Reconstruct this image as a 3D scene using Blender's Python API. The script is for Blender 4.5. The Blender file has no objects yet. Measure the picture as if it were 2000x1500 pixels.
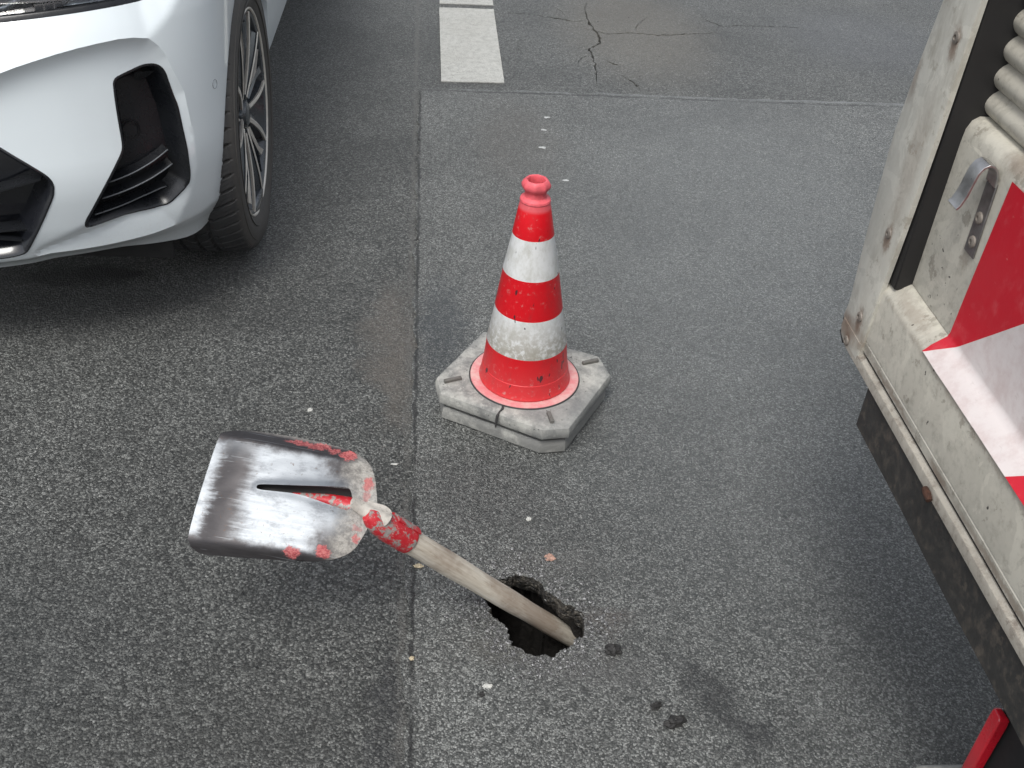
import bpy, bmesh, math, random
from mathutils import Vector, Matrix, noise
from mathutils.geometry import delaunay_2d_cdt
random.seed(7)
R = math.radians
SC = bpy.context.scene
COL = SC.collection

# ------------------------------------------------------------------ camera
cam = bpy.data.cameras.new('camera'); co = bpy.data.objects.new('camera', cam); COL.objects.link(co)
CR = Matrix(((0.995936, -0.012136, -0.089246), (-0.064299, 0.598054, -0.798872), (0.063069, 0.801364, 0.594843)))
co.matrix_world = Matrix.Translation((0, 0, 1.5)) @ CR.to_4x4()
cam.sensor_width = 36; cam.lens = 36*2050/2000; cam.clip_start = .02; cam.clip_end = 500
SC.camera = co

# ------------------------------------------------------------------ light
SUN_EL, SUN_AZ = 62, 205          # elevation, direction the light comes from (degrees from +Y towards +X)
w = bpy.data.worlds.new('World'); SC.world = w; w.use_nodes = True
wn = w.node_tree; bg = wn.nodes['Background']
sky = wn.nodes.new('ShaderNodeTexSky'); sky.sky_type = 'NISHITA'; sky.sun_disc = False
sky.sun_elevation = R(SUN_EL); sky.sun_rotation = R(SUN_AZ); sky.dust_density = 3.0; sky.air_density = 1.0; sky.ozone_density = 1.0
hs = wn.nodes.new('ShaderNodeHueSaturation'); hs.inputs['Saturation'].default_value = .36; wn.links.new(sky.outputs[0], hs.inputs['Color']); wn.links.new(hs.outputs[0], bg.inputs[0]); bg.inputs[1].default_value = .14
sl = bpy.data.lights.new('sun', 'SUN'); sl.energy = 1.35; sl.angle = R(22); sl.color = (1, .99, .95)
so = bpy.data.objects.new('sun', sl); COL.objects.link(so)
az = R(SUN_AZ); el = R(SUN_EL)
sd = Vector((math.sin(az)*math.cos(el), math.cos(az)*math.cos(el), math.sin(el)))
so.rotation_euler = sd.to_track_quat('Z', 'Y').to_euler()
SC.view_settings.view_transform = 'Standard'; SC.view_settings.look = 'None'
SC.view_settings.gamma = 1; SC.view_settings.exposure = 0.55
SC.render.engine = 'CYCLES'

# ------------------------------------------------------------------ helpers
def tag(o, label=None, cat=None, group=None, kind=None):
    if label: o['label'] = label
    if cat: o['category'] = cat
    if group: o['group'] = group
    if kind: o['kind'] = kind
    return o
def empty(name, loc, label, cat, group=None):
    o = bpy.data.objects.new(name, None); COL.objects.link(o); o.location = loc; o.empty_display_size = .05
    return tag(o, label, cat, group)
def mesh(name, verts, faces, mat, parent=None, smooth=True, loc=None, auto=None):
    me = bpy.data.meshes.new(name); me.from_pydata([tuple(v) for v in verts], [], faces); me.update()
    bm = bmesh.new(); bm.from_mesh(me); bmesh.ops.recalc_face_normals(bm, faces=bm.faces)
    if auto is not None:
        for e in bm.edges:
            if len(e.link_faces) == 2 and e.calc_face_angle(0) > R(auto): e.smooth = False
    for f in bm.faces: f.smooth = smooth
    bm.to_mesh(me); bm.free()
    o = bpy.data.objects.new(name, me); COL.objects.link(o); me.materials.append(mat)
    if parent:
        o.parent = parent
        p = Vector((0, 0, 0)); q = parent
        while q: p += q.location; q = q.parent
        o.matrix_parent_inverse = Matrix.Identity(4)
        for v in me.vertices: v.co -= p
    return o
def bevel(o, wd=.002, seg=2):
    m = o.modifiers.new('b', 'BEVEL'); m.width = wd; m.segments = seg; m.limit_method = 'ANGLE'; m.angle_limit = R(35)
    return o
class MB:
    def __init__(s): s.v = []; s.f = []
    def add(s, v, f):
        b = len(s.v); s.v += [Vector(p) for p in v]; s.f += [tuple(b+i for i in q) for q in f]
    def box(s, a, b, M=None):
        v = [Vector((x, y, z)) for x in (a[0], b[0]) for y in (a[1], b[1]) for z in (a[2], b[2])]
        if M: v = [M @ p for p in v]
        s.add(v, [(0,1,3,2),(4,6,7,5),(0,4,5,1),(2,3,7,6),(0,2,6,4),(1,5,7,3)])
    def tube(s, pts, rads, n=16, cap=True, up=Vector((0, 0, 1)), sx=1.0, sy=1.0):
        pts = [Vector(p) for p in pts]; rings = []
        for i, p in enumerate(pts):
            d = (pts[min(i+1, len(pts)-1)] - pts[max(i-1, 0)]).normalized()
            a = d.cross(up)
            if a.length < 1e-3: a = d.cross(Vector((1, 0, 0)))
            a.normalize(); b = a.cross(d)
            r = rads[i] if hasattr(rads, '__len__') else rads
            rings.append([p + r*(sx*math.cos(t)*a + sy*math.sin(t)*b) for t in [2*math.pi*k/n for k in range(n)]])
        s.loft(rings, cap)
    def loft(s, rings, cap=True, closed=True):
        n = len(rings[0]); v = [p for r in rings for p in r]; f = []
        for i in range(len(rings)-1):
            for k in range(n if closed else n-1):
                k2 = (k+1) % n; f.append((i*n+k, i*n+k2, (i+1)*n+k2, (i+1)*n+k))
        if cap and closed: f.append(tuple(range(n))[::-1]); f.append(tuple((len(rings)-1)*n+k for k in range(n)))
        s.add(v, f)
    def lathe(s, prof, n=64, C=(0, 0, 0), axis='z', cap=False, rf=None):
        C = Vector(C); rings = []
        for (r, h) in prof:
            ring = []
            for k in range(n):
                t = 2*math.pi*k/n; rr = r*(rf(t, r, h) if rf else 1)
                if axis == 'z': ring.append(C + Vector((rr*math.cos(t), rr*math.sin(t), h)))
                else: ring.append(C + Vector((h, rr*math.cos(t), rr*math.sin(t))))
            rings.append(ring)
        s.loft(rings, cap)
    def build(s, name, mat, parent=None, smooth=True, auto=35, bev=None):
        o = mesh(name, s.v, s.f, mat, parent, smooth, auto=auto)
        if bev: bevel(o, bev)
        return o
def inpoly(x, y, P):
    c = False; j = len(P)-1
    for i in range(len(P)):
        xi, yi = P[i]; xj, yj = P[j]
        if (yi > y) != (yj > y) and x < (xj-xi)*(y-yi)/(yj-yi)+xi: c = not c
        j = i
    return c
def segd(x, y, a, b):
    dx, dy = b[0]-a[0], b[1]-a[1]; L = dx*dx+dy*dy
    t = 0 if L == 0 else max(0, min(1, ((x-a[0])*dx+(y-a[1])*dy)/L))
    return math.hypot(x-a[0]-t*dx, y-a[1]-t*dy)
def pld(x, y, P, closed=False):
    n = len(P); return min(segd(x, y, P[i], P[(i+1) % n]) for i in range(n if closed else n-1))
def smooth_poly(P, it=2, closed=True):
    for _ in range(it):
        Q = []
        n = len(P)
        for i in range(n if closed else n-1):
            a, b = P[i], P[(i+1) % n]
            Q.append((a[0]*.75+b[0]*.25, a[1]*.75+b[1]*.25)); Q.append((a[0]*.25+b[0]*.75, a[1]*.25+b[1]*.75))
        if not closed: Q = [P[0]]+Q+[P[-1]]
        P = Q
    return P
def resample(P, step, closed=True):
    out = []; n = len(P)
    for i in range(n if closed else n-1):
        a, b = P[i], P[(i+1) % n]; L = math.hypot(b[0]-a[0], b[1]-a[1]); k = max(1, int(L/step+.5))
        for j in range(k): out.append((a[0]+(b[0]-a[0])*j/k, a[1]+(b[1]-a[1])*j/k))
    if not closed: out.append(P[-1])
    return out
def domain(outer, holes, pts, gap, lines=()):
    """triangles filling outer minus holes; returns 2-D verts, faces, loops (lists of vertex ids)"""
    vs = []; es = []
    for P in [outer]+list(holes):
        b = len(vs); vs += P; es += [(b+i, b+(i+1) % len(P)) for i in range(len(P))]
    for Ln in lines:
        b = len(vs); vs += Ln; es += [(b+i, b+i+1) for i in range(len(Ln)-1)]
    bound = list(vs)
    cell = {}
    for p in bound: cell.setdefault((int(p[0]//gap), int(p[1]//gap)), []).append(p)
    for p in pts:
        if not inpoly(p[0], p[1], outer) or any(inpoly(p[0], p[1], H) for H in holes): continue
        cx, cy = int(p[0]//gap), int(p[1]//gap)
        if any(math.hypot(p[0]-q[0], p[1]-q[1]) < gap for i in (-1,0,1) for j in (-1,0,1) for q in cell.get((cx+i, cy+j), ())): continue
        vs.append(p)
    r = delaunay_2d_cdt([Vector(p) for p in vs], es, [], 0, 1e-7)
    V = [(v[0], v[1]) for v in r[0]]
    F = []
    for f in r[2]:
        x = sum(V[i][0] for i in f)/len(f); y = sum(V[i][1] for i in f)/len(f)
        if inpoly(x, y, outer) and not any(inpoly(x, y, H) for H in holes): F.append(tuple(f))
    return V, F
def boundary_edges(F):
    c = {}
    for f in F:
        for i in range(len(f)):
            a, b = f[i], f[(i+1) % len(f)]; k = (min(a, b), max(a, b)); c.setdefault(k, []).append((a, b))
    return [v[0] for v in c.values() if len(v) == 1]
def sst(a, b, x):
    t = max(0, min(1, (x-a)/(b-a))); return t*t*(3-2*t)

# ------------------------------------------------------------------ materials
class NT:
    def __init__(s, name):
        s.m = bpy.data.materials.new(name); s.m.use_nodes = True; s.t = s.m.node_tree; s.b = s.t.nodes['Principled BSDF']
        s.tc = s.t.nodes.new('ShaderNodeTexCoord'); s.P = s.tc.outputs['Object']
    def n(s, typ, **kw):
        x = s.t.nodes.new(typ)
        for k, v in kw.items(): setattr(x, k, v)
        return x
    def put(s, sock, v):
        if hasattr(v, 'node'): s.t.links.new(v, sock)
        elif isinstance(v, (tuple, list)) and len(v) == 3 and len(sock.default_value) == 4: sock.default_value = (*v, 1)
        else: sock.default_value = v
    def math(s, op, a, b=0.0, c=0.0, clamp=False):
        x = s.n('ShaderNodeMath', operation=op, use_clamp=clamp); s.put(x.inputs[0], a); s.put(x.inputs[1], b); s.put(x.inputs[2], c); return x.outputs[0]
    def vmath(s, op, a, b):
        x = s.n('ShaderNodeVectorMath', operation=op); s.put(x.inputs[0], a); s.put(x.inputs[1], b); return x.outputs[0]
    def map(s, scale=(1, 1, 1), rot=(0, 0, 0), loc=(0, 0, 0), src=None):
        x = s.n('ShaderNodeMapping'); s.put(x.inputs[0], src or s.P); x.inputs['Scale'].default_value = scale; x.inputs['Rotation'].default_value = rot; x.inputs['Location'].default_value = loc; return x.outputs[0]
    def noise(s, scale, detail=4, rough=.5, src=None, out=0, dist=0):
        x = s.n('ShaderNodeTexNoise'); s.put(x.inputs['Vector'], src or s.P); x.inputs['Scale'].default_value = scale
        x.inputs['Detail'].default_value = detail; x.inputs['Roughness'].default_value = rough; x.inputs['Distortion'].default_value = dist; return x.outputs[out]
    def voro(s, scale, feature='F1', out='Distance', src=None, rnd=1):
        x = s.n('ShaderNodeTexVoronoi', feature=feature); s.put(x.inputs['Vector'], src or s.P); x.inputs['Scale'].default_value = scale; x.inputs['Randomness'].default_value = rnd; return x.outputs[out]
    def ramp(s, f, stops, interp='LINEAR'):
        x = s.n('ShaderNodeValToRGB'); s.put(x.inputs[0], f); e = x.color_ramp.elements; x.color_ramp.interpolation = interp
        while len(e) < len(stops): e.new(.5)
        for i, (p, c) in enumerate(stops):
            e[i].position = p; e[i].color = (c, c, c, 1) if isinstance(c, (int, float)) else (*c, 1)
        return x.outputs[0]
    def step(s, f, a, b):
        x = s.n('ShaderNodeMapRange', interpolation_type='SMOOTHSTEP'); s.put(x.inputs[0], f); x.inputs[1].default_value = a; x.inputs[2].default_value = b; return x.outputs[0]
    def mix(s, f, a, b, mode='MIX'):
        x = s.n('ShaderNodeMix', data_type='RGBA', blend_type=mode); s.put(x.inputs[0], f); s.put(x.inputs[6], a); s.put(x.inputs[7], b); return x.outputs[2]
    def sep(s, src=None):
        x = s.n('ShaderNodeSeparateXYZ'); s.put(x.inputs[0], src or s.P); return x.outputs
    def bump(s, h, strength=.5, dist=.002, normal=None):
        x = s.n('ShaderNodeBump'); s.put(x.inputs['Height'], h); x.inputs['Strength'].default_value = strength; x.inputs['Distance'].default_value = dist
        if normal: s.put(x.inputs['Normal'], normal)
        return x.outputs[0]
    def blob(s, P, c, r, soft=.5, rot=0):
        """soft elliptical mask 1 inside"""
        m = s.map(scale=(1/r[0], 1/r[1], 0), src=s.map(loc=(-c[0], -c[1], 0), src=P) if rot == 0 else s.map(rot=(0, 0, -rot), src=s.map(loc=(-c[0], -c[1], 0), src=P)))
        l = s.n('ShaderNodeVectorMath', operation='LENGTH'); s.put(l.inputs[0], m)
        x = s.n('ShaderNodeMapRange', interpolation_type='SMOOTHSTEP'); s.put(x.inputs[0], l.outputs['Value']); x.inputs[1].default_value = 1-soft; x.inputs[2].default_value = 1+soft; x.inputs[3].default_value = 1; x.inputs[4].default_value = 0
        return x.outputs[0]
    def fin(s, col=None, rough=None, metal=None, normal=None, **kw):
        b = s.b
        if col is not None: s.put(b.inputs['Base Color'], col)
        if rough is not None: s.put(b.inputs['Roughness'], rough)
        if metal is not None: s.put(b.inputs['Metallic'], metal)
        if normal is not None: s.put(b.inputs['Normal'], normal)
        for k, v in kw.items(): s.put(b.inputs[k.replace('_', ' ')], v)
        return s.m

def asphalt(name, fine, stone, dark, light, stains_sheen, seams=None, tintc=(1, 1, 1)):
    """stains: list of (centre, radius, colour, strength, rot)"""
    t = NT(name)
    P = t.P
    jit = t.vmath('ADD', P, t.vmath('MULTIPLY', t.vmath('SUBTRACT', t.noise(90, 2, .5, out=1), (.5, .5, .5)), (.006, .006, .006)))
    vc = t.voro(stone, out='Color', src=jit); vr = t.sep(vc)[0]
    vd = t.voro(stone, out='Distance', src=jit)
    v2 = t.voro(stone*.45, out='Color', src=jit); v2r = t.sep(v2)[1]
    n1 = t.noise(stone*1.3, 5, .7)
    n2 = t.noise(stone*.35, 3, .6)
    big = t.noise(1.3, 5, .6); mid = t.noise(7, 5, .65)
    g = t.math('ADD', t.math('MULTIPLY', vr, .42), t.math('MULTIPLY', n1, .62))
    g = t.math('ADD', t.math('MULTIPLY', g, .8), t.math('MULTIPLY', n2, .2))
    col = t.ramp(g, [(.34, dark), (.47, tuple(.55*d+.45*l for d, l in zip(dark, light))), (.57, light), (.70, tuple(1.9*x for x in light))])
    # crevices between the stones
    crev = t.step(vd, .45, .8)
    col = t.mix(t.math('MULTIPLY', crev, .55), col, tuple(.45*x for x in dark))
    # sparse bright and black specks
    spk = t.math('GREATER_THAN', t.math('MULTIPLY', vr, t.math('LESS_THAN', vd, .5)), .985)
    col = t.mix(t.math('MULTIPLY', spk, .7), col, (.46, .46, .44))
    sp2 = t.math('MULTIPLY', t.math('GREATER_THAN', v2r, .975), t.step(n2, .5, .62))
    col = t.mix(t.math('MULTIPLY', sp2, .8), col, (.02, .02, .02))
    # broad wear
    f = t.math('ADD', t.math('MULTIPLY', big, .7), t.math('MULTIPLY', mid, .3))
    wear = t.ramp(f, [(.34, .70), (.5, 1.0), (.66, 1.26)])
    col = t.mix(1.0, col, wear, 'MULTIPLY')
    Pd = t.vmath('ADD', P, t.vmath('MULTIPLY', t.vmath('SUBTRACT', t.noise(9, 4, .7, out=1), (.5, .5, .5)), (.16, .16, 0)))
    for (c, r, cc, k, rot) in stains_sheen:
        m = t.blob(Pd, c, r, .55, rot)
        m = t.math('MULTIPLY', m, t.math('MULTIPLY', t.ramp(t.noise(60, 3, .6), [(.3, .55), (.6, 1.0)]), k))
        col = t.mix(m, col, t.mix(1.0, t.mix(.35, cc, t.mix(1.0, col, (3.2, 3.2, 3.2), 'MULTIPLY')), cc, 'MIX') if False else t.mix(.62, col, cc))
    if seams:
        for (axis, pos, wd, cc, k) in seams:
            Ps = t.vmath('ADD', P, t.vmath('MULTIPLY', t.vmath('SUBTRACT', t.noise(22, 5, .75, out=1), (.5, .5, .5)), (wd*4, wd*4, 0)))
            d = t.math('ABSOLUTE', t.math('SUBTRACT', t.sep(Ps)[axis], pos))
            m = t.math('SUBTRACT', 1.0, t.step(d, wd*.25, wd))
            m = t.math('MULTIPLY', m, t.math('MULTIPLY', t.step(t.noise(5, 4, .7), .28, .55), k))
            col = t.mix(m, col, cc)
    col = t.mix(1.0, col, tintc, 'MULTIPLY')
    hgt = t.math('ADD', t.math('MULTIPLY', t.math('SUBTRACT', 1.0, vd), .8), t.math('ADD', t.math('MULTIPLY', vr, .8), t.math('MULTIPLY', n1, 1.1)))
    nb = t.bump(hgt, 1.0, fine)
    nb = t.bump(mid, .5, .01, nb)
    ro = t.ramp(t.math('ADD', t.math('MULTIPLY', vr, .5), t.math('MULTIPLY', mid, .5)), [(.2, .36), (.8, .60)])
    return t.fin(col, ro, 0, nb, Specular_IOR_Level=.6)

def simple(name, col, rough=.5, metal=0, coat=0, bumps=None, var=.15, vscale=12, **kw):
    t = NT(name); n = t.noise(vscale, 5, .6)
    c = t.mix(1.0, col, t.ramp(n, [(.3, 1-var), (.7, 1+var)]), 'MULTIPLY')
    r = t.ramp(t.noise(vscale*2.3, 4, .6), [(.3, max(0, rough-.08)), (.7, min(1, rough+.08))])
    nb = t.bump(t.noise(bumps[0], 4, .6), bumps[1], bumps[2]) if bumps else None
    return t.fin(c, r, metal, nb, Coat_Weight=float(coat), **kw)

def M_dirty_paint(name, base, dirt=(.16, .14, .11), amt=.5, scratch=True, rough=.42, streak=(6, 6, 6)):
    """old painted sheet metal with grime patches, chips and scratches"""
    t = NT(name)
    a = t.noise(9, 8, .7, src=t.map(scale=streak)); b = t.noise(38, 6, .65); c = t.noise(4, 5, .6)
    col = t.mix(t.math('MULTIPLY', t.step(a, .45, .72), amt), base, dirt)
    col = t.mix(t.math('MULTIPLY', t.step(b, .52, .7), amt*.5), col, tuple(min(1, x*1.35) for x in base))
    col = t.mix(t.math('MULTIPLY', t.step(c, .5, .6), .28), col, tuple(x*.72 for x in base))
    pe = t.step(t.noise(15, 7, .62, dist=.6), .535, .555)
    col = t.mix(t.math('MULTIPLY', pe, .38), col, tuple(min(1, x*1.28) for x in base))
    pe2 = t.step(t.noise(21, 8, .7, src=t.map(loc=(3, 5, 1))), .60, .63)
    col = t.mix(t.math('MULTIPLY', pe2, .5), col, dirt)
    chips = t.step(t.noise(95, 3, .5), .70, .735)
    chips = t.math('MULTIPLY', chips, t.step(t.noise(6, 3, .5), .48, .6))
    col = t.mix(chips, col, (.045, .04, .036))
    if scratch:
        s1 = t.step(t.noise(50, 4, .6, src=t.map(scale=(1, .12, 1), rot=(.6, .2, .5))), .70, .72)
        col = t.mix(t.math('MULTIPLY', s1, .5), col, tuple(min(1, x*1.5) for x in base))
    nb = t.bump(t.math('ADD', t.math('MULTIPLY', b, .5), c), .25, .004)
    ro = t.ramp(a, [(.3, rough-.1), (.7, rough+.3)])
    return t.fin(col, ro, 0, nb)

# stains on the road; colours are dirt and oil, plus painted warm sheen far out
GREY1 = (.045, .046, .048)
road_stains_sheen = [((-.065, 2.25), (.055, .20), (.22, .19, .16), .75, 0), ((-.055, 2.0), (.04, .14), (.21, .185, .155), .8, 0), ((-.1, 2.1), (.03, .2), (.18, .165, .145), .6, .2),
    ((-.045, 1.14), (.035, .07), (.04, .041, .046), .9, 0), ((-.04, .98), (.03, .09), (.045, .046, .05), .8, 0), ((-.35, 1.02), (.25, .12), (.07, .07, .065), .5, .2),
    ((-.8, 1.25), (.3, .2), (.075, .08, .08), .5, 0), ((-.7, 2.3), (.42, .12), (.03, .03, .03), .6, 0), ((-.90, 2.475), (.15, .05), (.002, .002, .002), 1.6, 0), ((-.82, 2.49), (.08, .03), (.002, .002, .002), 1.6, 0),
    ((.95, 4.7), (.3, .6), (.30, .27, .22), .7, 0), ((2.0, 4.7), (.35, .4), (.16, .17, .2), .4, 0)]  # the pale warm blob puts reflected glow into the colour
M_road = asphalt('old_asphalt', .0080, 235, (.050, .052, .050), (.185, .189, .178), road_stains_sheen,
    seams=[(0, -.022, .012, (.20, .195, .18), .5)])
patch_stains_sheen = [((.06, 2.25), (.06, .2), (.035, .045, .055), .9, 0), ((.34, 3.4), (.14, .35), (.17, .15, .13), .5, 0),
    ((.52, 1.1), (.035, .11), (.02, .02, .022), 1.0, .35), ((.57, 1.02), (.03, .05), (.022, .022, .024), .9, 0),
    ((.15, 1.62), (.12, .12), (.06, .06, .06), .5, 0), ((.95, 2.75), (.55, 1.1), (.25, .265, .265), .6, -.25), ((.55, 1.6), (.3, .3), (.08, .085, .085), .35, 0), ((.30, 1.17), (.12, .04), (.16, .155, .15), .6, 0),  # the widest pale blob paints sky sheen into the patch colour
    ((.26, 1.42), (.1, .03), (.17, .165, .155), .5, 0), ((.345, 1.27), (.05, .03), (.14, .12, .11), .8, 0), ((.15, 1.21), (.06, .04), (.15, .14, .12), .6, 0)]
M_patch = asphalt('patch_asphalt', .0050, 290, (.064, .067, .064), (.215, .220, .209), patch_stains_sheen,
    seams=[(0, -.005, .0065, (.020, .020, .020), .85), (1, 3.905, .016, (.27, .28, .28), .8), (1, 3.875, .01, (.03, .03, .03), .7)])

def M_marking():
    t = NT('road_paint'); n = t.noise(220, 4, .7); a = t.noise(40, 5, .7); b = t.noise(3, 4, .6)
    col = t.mix(t.step(a, .35, .75), (.46, .46, .43), (.33, .33, .305))
    col = t.mix(t.math('MULTIPLY', t.step(n, .54, .64), .8), col, (.12, .12, .11))
    col = t.mix(t.math('MULTIPLY', t.step(b, .45, .7), .25), col, (.3, .29, .26))
    return t.fin(col, .7, 0, t.bump(n, .6, .002))
def M_cone():
    t = NT('cone_vinyl'); z = t.sep()[2]
    def band(a, b): return t.math('MULTIPLY', t.math('GREATER_THAN', z, a), t.math('LESS_THAN', z, b))
    wh = t.math('ADD', band(.183, .272), band(.363, .450))
    g = t.noise(28, 7, .7, src=t.map(scale=(1, 1, .55))); f = t.noise(85, 6, .7); spots = t.noise(60, 2, .5, src=t.map(scale=(1, 1, .4), loc=(3.1, 1.2, .4)))
    red = t.mix(t.step(g, .5, .75), (.70, .006, .014), (.54, .02, .026))
    red = t.mix(t.math('MULTIPLY', t.step(f, .57, .68), .5), red, (.62, .24, .22))
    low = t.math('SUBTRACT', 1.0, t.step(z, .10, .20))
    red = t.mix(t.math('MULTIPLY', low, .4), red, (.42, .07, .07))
    topm = t.step(z, .505, .515)
    red = t.mix(t.math('MULTIPLY', topm, .65), red, (.72, .16, .18))
    white = t.mix(t.step(g, .42, .68), (.80, .81, .80), (.60, .60, .56))
    dz = t.math('SUBTRACT', 1.0, t.step(z, .18, .29))
    white = t.mix(t.math('MULTIPLY', dz, t.math('MULTIPLY', t.step(f, .36, .58), .9)), white, (.38, .355, .295))
    col = t.mix(wh, red, white)
    sp = t.math('MULTIPLY', t.step(spots, .675, .69), t.math('LESS_THAN', z, .47))
    col = t.mix(t.math('MULTIPLY', sp, .9), col, (.035, .025, .03))
    edge = t.math('MULTIPLY', t.step(t.noise(70, 4, .6), .6, .66), band(.086, .105))
    col = t.mix(t.math('MULTIPLY', edge, .6), col, (.5, .3, .27))
    ro = t.ramp(f, [(.3, .34), (.7, .55)])
    return t.fin(col, ro, 0, t.bump(f, .12, .002), Specular_IOR_Level=.45)
def M_flange():
    t = NT('faded_red_vinyl'); a = t.noise(30, 6, .7)
    return t.fin(t.mix(t.step(a, .35, .7), (.62, .21, .22), (.62, .40, .37)), .6, 0, t.bump(a, .2, .002))
def M_rubber_plate():
    t = NT('recycled_grey_plate'); a = t.noise(16, 8, .72); b = t.noise(70, 6, .7); c = t.noise(5, 4, .5); N = t.n('ShaderNodeNewGeometry')
    col = t.mix(t.step(a, .32, .68), (.42, .415, .38), (.17, .172, .165))
    col = t.mix(t.math('MULTIPLY', t.step(b, .5, .72), .45), col, (.62, .61, .56))
    col = t.mix(t.math('MULTIPLY', t.step(c, .48, .6), .5), col, (.16, .165, .165))
    pit = t.math('MULTIPLY', t.step(t.noise(150, 2, .5), .69, .72), .8)
    col = t.mix(pit, col, (.07, .07, .065))
    low = t.math('SUBTRACT', 1.0, t.step(t.sep()[2], .035, .062))
    col = t.mix(t.math('MULTIPLY', low, t.step(a, .25, .6)), col, (.20, .20, .19))
    return t.fin(col, .8, 0, t.bump(t.math('ADD', t.math('MULTIPLY', b, .6), a), .5, .004))
def M_steel():
    """worn shovel sheet, object space: x along the blade, y across"""
    t = NT('worn_steel'); x, y, z = t.sep()
    st = t.noise(110, 6, .75, src=t.map(scale=(.14, 1.5, 1)))      # streaks along the blade
    fine = t.noise(260, 4, .7); med = t.noise(26, 6, .7)
    ws = t.math('ADD', x, t.math('ADD', t.math('MULTIPLY', t.math('SUBTRACT', st, .5), .045), t.math('MULTIPLY', t.math('SUBTRACT', med, .5), .04)))
    # polished centre, darker band behind the tip and on the walls
    tip = t.step(ws, .238, .247); band = t.math('MULTIPLY', t.math('SUBTRACT', t.step(ws, .168, .212), t.step(ws, .238, .258)), t.math('SUBTRACT', 1.0, t.math('MULTIPLY', t.step(y, .03, .09), .5)))
    wy = t.math('ADD', t.math('ABSOLUTE', t.math('SUBTRACT', y, -.008)), t.math('MULTIPLY', t.math('SUBTRACT', med, .5), .03))
    wall = t.step(wy, .070, .086)
    wr = t.step(t.math('ADD', t.math('SUBTRACT', .088, x), t.math('MULTIPLY', t.math('SUBTRACT', med, .5), .07)), .0, .035)
    reardk = t.math('MULTIPLY', wr, t.step(wy, .02, .06))
    dkmask = t.math('MAXIMUM', band, t.math('MAXIMUM', wall, reardk), clamp=True)
    polished = t.mix(st, (.25, .268, .287), (.35, .37, .392))
    polished = t.mix(t.math('MULTIPLY', t.step(t.noise(34, 7, .75, src=t.map(scale=(.6, 1, 1))), .50, .68), .6), polished, (.13, .138, .15))
    dark_steel = t.mix(st, (.035, .032, .034), (.095, .09, .092))
    col = t.mix(dkmask, polished, dark_steel)
    # rear: dried cement and dust
    dustm = t.step(t.math('ADD', x, t.math('MULTIPLY', t.math('SUBTRACT', med, .5), .07)), .058, .012)
    x2 = t.n('ShaderNodeMapRange', interpolation_type='SMOOTHSTEP'); t.put(x2.inputs[0], t.math('ADD', x, t.math('MULTIPLY', t.math('SUBTRACT', med, .5), .06))); x2.inputs[1].default_value = .015; x2.inputs[2].default_value = .055; x2.inputs[3].default_value = 1; x2.inputs[4].default_value = 0
    dust = t.math('MAXIMUM', x2.outputs[0], t.math('MULTIPLY', t.step(y, .094, .100), .35))
    col = t.mix(t.math('MULTIPLY', dust, t.ramp(fine, [(.3, .7), (.65, 1.0)])), col, t.mix(t.step(t.noise(120, 6, .75), .35, .65), (.20, .19, .175), (.44, .42, .38)))
    scr = t.step(t.noise(90, 3, .5, src=t.map(scale=(.05, 4, 1), rot=(0, 0, .12))), .66, .70)
    col = t.mix(t.math('MULTIPLY', scr, .35), col, (.38, .40, .42))
    rs = t.math('MULTIPLY', t.step(t.noise(130, 4, .7), .63, .68), t.step(med, .42, .6))
    col = t.mix(t.math('MULTIPLY', rs, .65), col, (.10, .065, .045))
    # left-over red paint
    Pd = t.vmath('ADD', t.P, t.vmath('MULTIPLY', t.vmath('SUBTRACT', t.noise(80, 7, .8, out=1), (.5, .5, .5)), (.034, .034, 0)))
    pm = None
    for c, r, k in [((.105, .091), (.045, .0055), .75), ((.044, .084), (.014, .010), 1), ((.003, .040), (.007, .012), .9), ((.000, .018), (.006, .01), .5), ((.050, -.083), (.010, .010), .9), ((.098, -.091), (.013, .008), .9),
                 ((.004, -.052), (.005, .006), .9), ((.006, -.035), (.007, .006), .45), ((.07, .088), (.01, .007), .8)]:
        b = t.math('MULTIPLY', t.blob(Pd, c, r, .16), k); pm = b if pm is None else t.math('MAXIMUM', pm, b)
    pm = t.math('MULTIPLY', pm, t.ramp(fine, [(.35, .5), (.5, 1.0)]))
    col = t.mix(t.math('MULTIPLY', pm, .85), col, t.mix(t.step(fine, .35, .65), (.40, .02, .03), (.55, .17, .16)))
    metal = t.math('MULTIPLY', t.math('SUBTRACT', 1.0, t.math('MAXIMUM', pm, dust, clamp=True)), .75)
    ro = t.ramp(st, [(.3, .46), (.7, .58)])
    ro = t.math('ADD', t.math('MULTIPLY', t.math('MAXIMUM', pm, dust), .3), ro)
    return t.fin(col, ro, metal, t.bump(t.math('ADD', st, t.math('MULTIPLY', fine, .4)), .25, .0008))
def M_socket(tone=0):
    t = NT('socket_paint'); a = t.noise(55, 6, .7); b = t.noise(200, 4, .7)
    base = t.mix(t.step(a, .43, .50), t.mix(b, (.10, .09, .085), (.42, .40, .37)), t.mix(b, (.36, .006, .014), (.56, .03, .04)))
    base = t.mix(t.math('MULTIPLY', t.step(b, .6, .7), .6), base, (.5, .46, .42))
    return t.fin(base, .45, 0, t.bump(a, .3, .001))
def M_tongue():
    t = NT('cement_coated_steel'); a = t.noise(60, 6, .7); b = t.noise(240, 4, .7)
    c = t.mix(t.step(a, .3, .7), (.50, .47, .42), (.33, .31, .28)); c = t.mix(t.step(b, .62, .7), c, (.1, .09, .08))
    return t.fin(c, .75, 0, t.bump(t.math('ADD', a, b), .5, .0012))
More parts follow.
